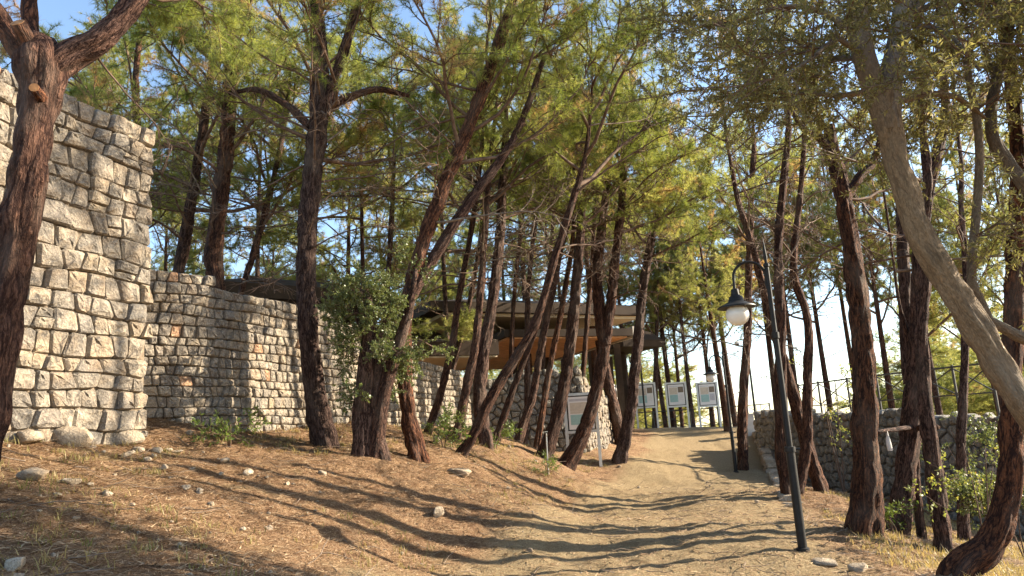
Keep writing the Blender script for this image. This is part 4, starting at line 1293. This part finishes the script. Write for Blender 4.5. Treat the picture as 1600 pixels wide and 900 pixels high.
# ------------------------------------------------------------------ railings
def railing(label, pts, H, span, zfun):
    pts = np.array(pts, float)
    root = thing('railing', label, 'railing', (*pts[0], zfun(*pts[0])))
    inv = np.array(root.location)
    cp_ = catmull(np.column_stack([pts, np.zeros(len(pts))]), span)
    P3 = [np.array([a, b, zfun(a, b)]) for a, b, _ in cp_]
    up = np.array([0, 0, 1.0])
    def bar(nm, a, b, r_):
        MB().tube([np.array(a) - inv, np.array(b) - inv], r_, 6).build(nm, M_RAIL, root)
    for k, p in enumerate(P3):
        bar('post', p - up * .7, p + up * (H + .05), .032)
        if k + 1 < len(P3):
            q = P3[k + 1]
            bar('top_rail', p + up * H, q + up * H, .026)
            bar('bottom_rail', p + up * .14, q + up * .14, .02)
            m0, m1 = p + (q - p) * .4, p + (q - p) * .6
            if k % 3 == 1:
                bar('baluster', m0 + up * .14, m0 + up * H, .016); bar('baluster', m1 + up * .14, m1 + up * H, .016)
            a0, a1 = (p, q)
            bar('cross_brace', a0 + up * .16, a1 + up * (H - .03), .016); bar('cross_brace', a0 + up * (H - .03), a1 + up * .16, .016)
railing('dark metal railing with crossed braces at the far lookout', [P(978, 660, 37.5)[:2], P(1080, 660, 37.5)[:2], P(1205, 655, 35)[:2]], .95, 1.35, lambda x, y: max(hz(x, y), 1.5))
railing('dark metal railing with crossed braces on top of the right wall', [P(1252, 640, 25.2)[:2], P(1330, 640, 22.6)[:2], P(1430, 640, 20.4)[:2], P(1560, 640, 18.2)[:2]], .85, 1.2, lambda x, y: 1.93 - .02 * (x - 9))
b = gpos(1172, 30.5)
cpil = thing('concrete_pillar', 'pale square concrete pillar at the end of the far railing', 'pillar', b - np.array([0, 0, .1]))
MB().box((0, 0, .45), (.3, .3, .9)).build('shaft', M_CONC, cpil)
MB().box((0, 0, .93), (.36, .36, .06)).build('cap', M_CONC, cpil)

# ------------------------------------------------------------------ small things
b = ground_hit(857, 741)
tp = thing('water_tap', 'thin grey standpipe with a tap on the bank', 'tap', b - np.array([0, 0, .05]))
MB().tube([(0, 0, 0), (0, 0, .5), (.008, 0, .93)], .016, 8).build('pipe', M_PIPE, tp, True)
MB().tube([(.008, 0, .91), (.008, -.1, .92), (.008, -.13, .87)], .014, 8).build('spout', M_BRASS, tp, True)
MB().box((.008, -.03, .965), (.07, .02, .02)).build('handle', M_BRASS, tp)

def rock_mesh(seed, n=9, m=14):
    r = np.random.default_rng(seed)
    th = np.linspace(.12, math.pi - .12, n)
    V = []
    for a in th:
        for k in range(m):
            ph = 2 * math.pi * k / m
            V.append((math.sin(a) * math.cos(ph), math.sin(a) * math.sin(ph), math.cos(a)))
    V = np.array(V)
    for k in range(9):                     # chop with planes for an angular stone
        d = unit(r.normal(size=3)); c = r.uniform(.4, .8)
        ov = np.clip(V @ d - c, 0, None)
        V = V - ov[:, None] * d
    V = V * (1 + (fbm(V * 2 + seed, 3)[:, None] - .5) * .35)
    i = np.arange(n - 1)[:, None] * m; j = np.arange(m)[None]
    Q = np.stack([i + j, i + m + j, i + m + (j + 1) % m, i + (j + 1) % m], -1).reshape(-1, 4)
    V = np.concatenate([V, [V[:m].mean(0), V[-m:].mean(0)]])
    T = np.concatenate([np.stack([np.arange(m), (np.arange(m) + 1) % m, np.full(m, n * m)], -1), np.stack([(n - 1) * m + (np.arange(m) + 1) % m, (n - 1) * m + np.arange(m), np.full(m, n * m + 1)], -1)])
    return mesh('rock', V, [Q, T], [M_ROCK], True)
RK = [rock_mesh(k) for k in range(6)]
ROCKS = [('flat grey boulder on the bank below the slanting pine', 714, 742, 40, .6), ('upright pale stone at the edge of the path', 684, 806, 22, 1.1), ('large angular boulder at the foot of the bastion', 112, 690, 74, .65),
         ('pale boulder under the bastion near the corner', 190, 692, 58, .6), ('low boulder at the far left foot of the bastion', 44, 690, 50, .6), ('grey rock on the shaded bank at left', 52, 752, 52, .55),
         ('smaller rock beside the grey rock on the left bank', 108, 755, 36, .5), ('grey rock at the bottom left corner', 22, 888, 44, .6), ('small dark stone lying on the sandy path', 826, 862, 14, .7), ('pale flat stone by the lamp post foot', 1292, 882, 46, .3),
         ('pale stone at the bottom edge right of the path', 1340, 893, 34, .6), ('pale stone between shrub and slanting pine roots', 682, 694, 24, .7), ('flat pale stone on the bank below the bastion corner', 278, 708, 26, .35), ('white stone on the bank below the long wall', 246, 708, 18, .7)]
for k, (lb, px, py, wpx, fl) in enumerate(ROCKS):
    b = ground_hit(px, py)
    s = wpx * b[1] / FPX / 2
    o = obj('rock', RK[k % 6], None, b + np.array([0, 0, s * fl * .25]), (0, 0, k * 1.3), (s * 1.1, s * .9, s * fl * 1.1))
    if 'dark' in lb:
        o.data = o.data.copy(); o.data.materials.clear(); o.data.materials.append(M_JOINT)
    tag(o, lb, 'rock', 'loose rocks')
# broken branch and plastic bag between the right pines
t20 = [t_ for t_ in TREES if 'snapped' in t_['label']][0]
bb = add_trunk('broken_branch', t20, [P(1424, 668, 11.4), P(1405, 670, 11.2), P(1378, 674, 11.0), P(1366, 676, 10.9)], [.04, .034, .03, .02], near=False, base=False, mat=M_BARK)
add_trunk('broken_branch', t20, [P(1424, 672, 11.5), P(1448, 665, 11.2), P(1466, 668, 11.0)], [.045, .04, .035], near=False, base=False, mat=M_BARKRED)
bag = MB()
c0 = P(1386, 676, 11.02)
r = np.random.default_rng(3)
prof = [(.012, .03), (.016, -.03), (.03, -.08), (.034, -.16), (.042, -.24), (.03, -.26)]
Vb, nn = [], 9
for rr, zz in prof:
    for k in range(nn):
        a = 6.283 * k / nn
        Vb.append((c0[0] + rr * math.cos(a) * r.uniform(.7, 1.2), c0[1] + rr * .6 * math.sin(a) * r.uniform(.7, 1.2), c0[2] + zz))
Fb = [(j * nn + k, j * nn + (k + 1) % nn, (j + 1) * nn + (k + 1) % nn, (j + 1) * nn + k) for j in range(len(prof) - 1) for k in range(nn)] + [tuple(range(nn)), tuple(range(nn * (len(prof) - 1), nn * len(prof)))]
bag.add(Vb, Fb)
tag(bag.build('plastic_bag', M_BAG, None, True), 'small white plastic bag hanging from the broken branch', 'bag')

# ------------------------------------------------------------------ litter, grass, gravel
def scatter(n, box, seed, keep=None):
    r = np.random.default_rng(seed)
    x = r.uniform(box[0], box[1], n); y = r.uniform(box[2], box[3], n)
    p = np.column_stack([x, y]); z = hgt(p)
    q = np.column_stack([p, z])
    v = q - EYE
    dz = v @ F_
    px = 800 + FPX * (v @ R_) / dz; py = 450 - FPX * (v @ U_) / dz
    ok = (px > -60) & (px < 1660) & (py < 960) & (dz > 1)
    if keep is not None:
        ok &= keep(x, y, r)
    return q[ok], r
pts, r = scatter(260000, (-7, 9, 3.5, 18), 1, lambda x, y, r: r.random(len(x)) > pathness(x, y) * .66)
n = len(pts)
a = r.uniform(0, 6.283, n); ln_ = r.uniform(.05, .14, n)
d = np.column_stack([np.cos(a), np.sin(a), r.uniform(-.08, .25, n)])
sd_ = np.column_stack([-np.sin(a), np.cos(a), r.uniform(-.3, .3, n)]) * (r.uniform(.003, .0075, n))[:, None]
base = pts + np.column_stack([np.zeros((n, 2)), np.full(n, .006)])
V = np.stack([base - sd_, base + sd_, base + d * ln_[:, None]], 1).reshape(-1, 3)
M_LITTER = leaf_mat('fallen_needle', [(0, (.10, .05, .028)), (.5, (.36, .225, .12)), (1, (.66, .50, .31))], .1, .7)
o = obj('needle_litter', mesh('needle_litter', V, np.arange(len(V)).reshape(-1, 3), [M_LITTER], False, {'tint': ('FLOAT', np.repeat(r.beta(2, 2, n), 3))}), kind='stuff')
tag(o, 'fallen brown pine needles strewn over the ground', 'pine needles')
print('litter', n)
def grass(name, label, n, box, seed, keep, h_, tint, clump=9):
    pts, r = scatter(n, box, seed, keep)
    c = np.repeat(pts, clump, 0)
    m = len(c)
    off = r.normal(0, .045, (m, 2))
    c[:, :2] += off
    a = r.uniform(0, 6.283, m)
    hh = r.uniform(.4, 1, m) * h_ * np.repeat(r.uniform(.5, 1.2, len(pts)), clump)
    lean = r.uniform(.1, .9, m)
    d = np.column_stack([np.cos(a) * lean, np.sin(a) * lean, np.ones(m)])
    s = np.column_stack([-np.sin(a), np.cos(a), np.zeros(m)]) * .004
    c[:, 2] -= .01
    mid = c + d * hh[:, None] * .5
    tip = c + d * hh[:, None] * np.array([1.25, 1.25, .85])
    V = np.stack([c - s, c + s, mid + s * .8, mid - s * .8, tip], 1).reshape(-1, 3)
    k = np.arange(m)[:, None] * 5
    Qs = k + np.array([[0, 1, 2, 3]]); Ts = k + np.array([[3, 2, 4]])
    tt = np.repeat(np.clip(np.repeat(r.normal(tint, .2, len(pts)), clump) + r.normal(0, .1, m), 0, 1), 5)
    o = obj(name, mesh(name, V, [Qs, Ts], [M_GRASS], False, {'tint': ('FLOAT', tt)}), kind='stuff')
    tag(o, label, 'grass')
grass('dry_grass', 'straw coloured dry grass on the slope right of the path', 9000, (2.5, 12, 5, 17), 5, lambda x, y, r: (pathness(x, y) < .2) & (fbm(np.column_stack([x, y, 0 * x]) * .8, 5) > .40), .14, .75)
grass('bank_grass', 'sparse dry and green grass on the left bank', 3200, (-6, 3, 4, 24), 6, lambda x, y, r: (pathness(x, y) < .5) & (fbm(np.column_stack([x, y, 0 * x]) * .6, 8) > .52), .13, .5)
pts, r = scatter(4000, (-7, 8, 3.5, 22), 9, lambda x, y, r: r.random(len(x)) < np.where(x < -2.2, .6, .22) * (fbm(np.column_stack([x, y, 0 * x]) * .9, 31) > .42))
PB = RK[1]
vb = np.array([(math.sin(a_) * math.cos(b_), math.sin(a_) * math.sin(b_), math.cos(a_)) for a_ in (.3, 1.2, 2.2) for b_ in np.arange(6) * 1.047])
qb = np.array([(i * 6 + j, i * 6 + 6 + j, i * 6 + 6 + (j + 1) % 6, i * 6 + (j + 1) % 6) for i in range(2) for j in range(6)])
tb = np.array([(0, 1, 2), (0, 2, 3), (0, 3, 4), (0, 4, 5)])
VV, QQ, TT = [], [], []
for k, p_ in enumerate(pts):
    s = r.uniform(.008, .02) * (1 if r.random() < .85 else 2.4)
    VV.append(vb * (1 + r.uniform(-.3, .3, (18, 1))) * s * np.array([r.uniform(.8, 1.5), r.uniform(.7, 1.2), r.uniform(.5, .8)]) + p_ + np.array([0, 0, s * .3]))
    QQ.append(qb + 18 * k); TT.append(tb + 18 * k)
o = obj('gravel', mesh('gravel', np.concatenate(VV), [np.concatenate(QQ), np.concatenate(TT)], [M_ROCK], False), kind='stuff')
tag(o, 'pale stone chips scattered over the bank', 'gravel')
pts, r = scatter(900, (-6, 8, 4, 20), 19)
tw = []
for p_ in pts:
    a = r.uniform(0, 6.28)
    q = walk(p_ + np.array([0, 0, .012]), (math.cos(a), math.sin(a), 0.02), r.uniform(.12, .5), 4, r, .15)
    q[:, 2] = np.maximum(q[:, 2], hgt(q[:, :2]) + .004)
    tw.append(tube(q, np.linspace(.006, .003, 5), 3))
V, Qd, A = join(tw)
o = obj('fallen_twigs', mesh('fallen_twigs', V, Qd, [M_DEADTWIG], True), kind='stuff')
tag(o, 'thin bare twigs fallen on the needle covered ground', 'twigs')

# ------------------------------------------------------------------ the distant wood, one mass
dw = obj('distant_wood', None, None, (0, 60, 0), kind='stuff')
tag(dw, 'mass of sunlit pale green pines in the distance behind the grove', 'wood')
r = np.random.default_rng(77)
for row, (Yr, step) in enumerate(((50, 62), (62, 52), (75, 44))):
    px = -120 + row * 17
    while px < 1720:
        if not (1050 < px < 1400):
            q = P(px + r.uniform(-12, 12), 650, Yr + r.uniform(-4, 4))
            z0 = hz(q[0], q[1])
            top = (7.6 + r.uniform(-2, 2.5)) * (1.0 if px < 1075 else .95) * Yr / 56
            k = r.integers(4)
            sc_ = (1.9 + r.uniform(-.3, .3), 1.9 + r.uniform(-.3, .3), (top - z0) / 6.4)
            rot = (0, 0, r.uniform(0, 6.28))
            obj('crown', CROWNS[k][0], dw, np.array([q[0], q[1] - 60, z0 - .5]), rot, sc_, kind='stuff')
        px += step * r.uniform(.8, 1.2)

STONES = [(60, 800), (140, 762), (165, 775), (180, 745), (228, 720), (255, 735), (300, 735), (330, 790), (390, 742), (205, 790), (352, 722), (420, 805), (118, 815), (290, 765), (448, 760), (90, 775), (505, 742), (380, 830), (262, 705), (215, 706), (240, 716), (196, 712), (160, 708)]
for k, (px, py) in enumerate(STONES):
    b = ground_hit(px, py)
    s_ = (9 + (k * 37 % 11)) * b[1] / FPX / 2
    o = obj('stone_fragment', RK[k % 6], None, b + np.array([0, 0, s_ * .15]), (.3 * (k % 3), 0, k * 1.7), (s_ * 1.2, s_ * .9, s_ * .75))
    tag(o, 'small pale limestone fragment lying on the bank below the bastion', 'stone', 'pale stone fragments on the bank')
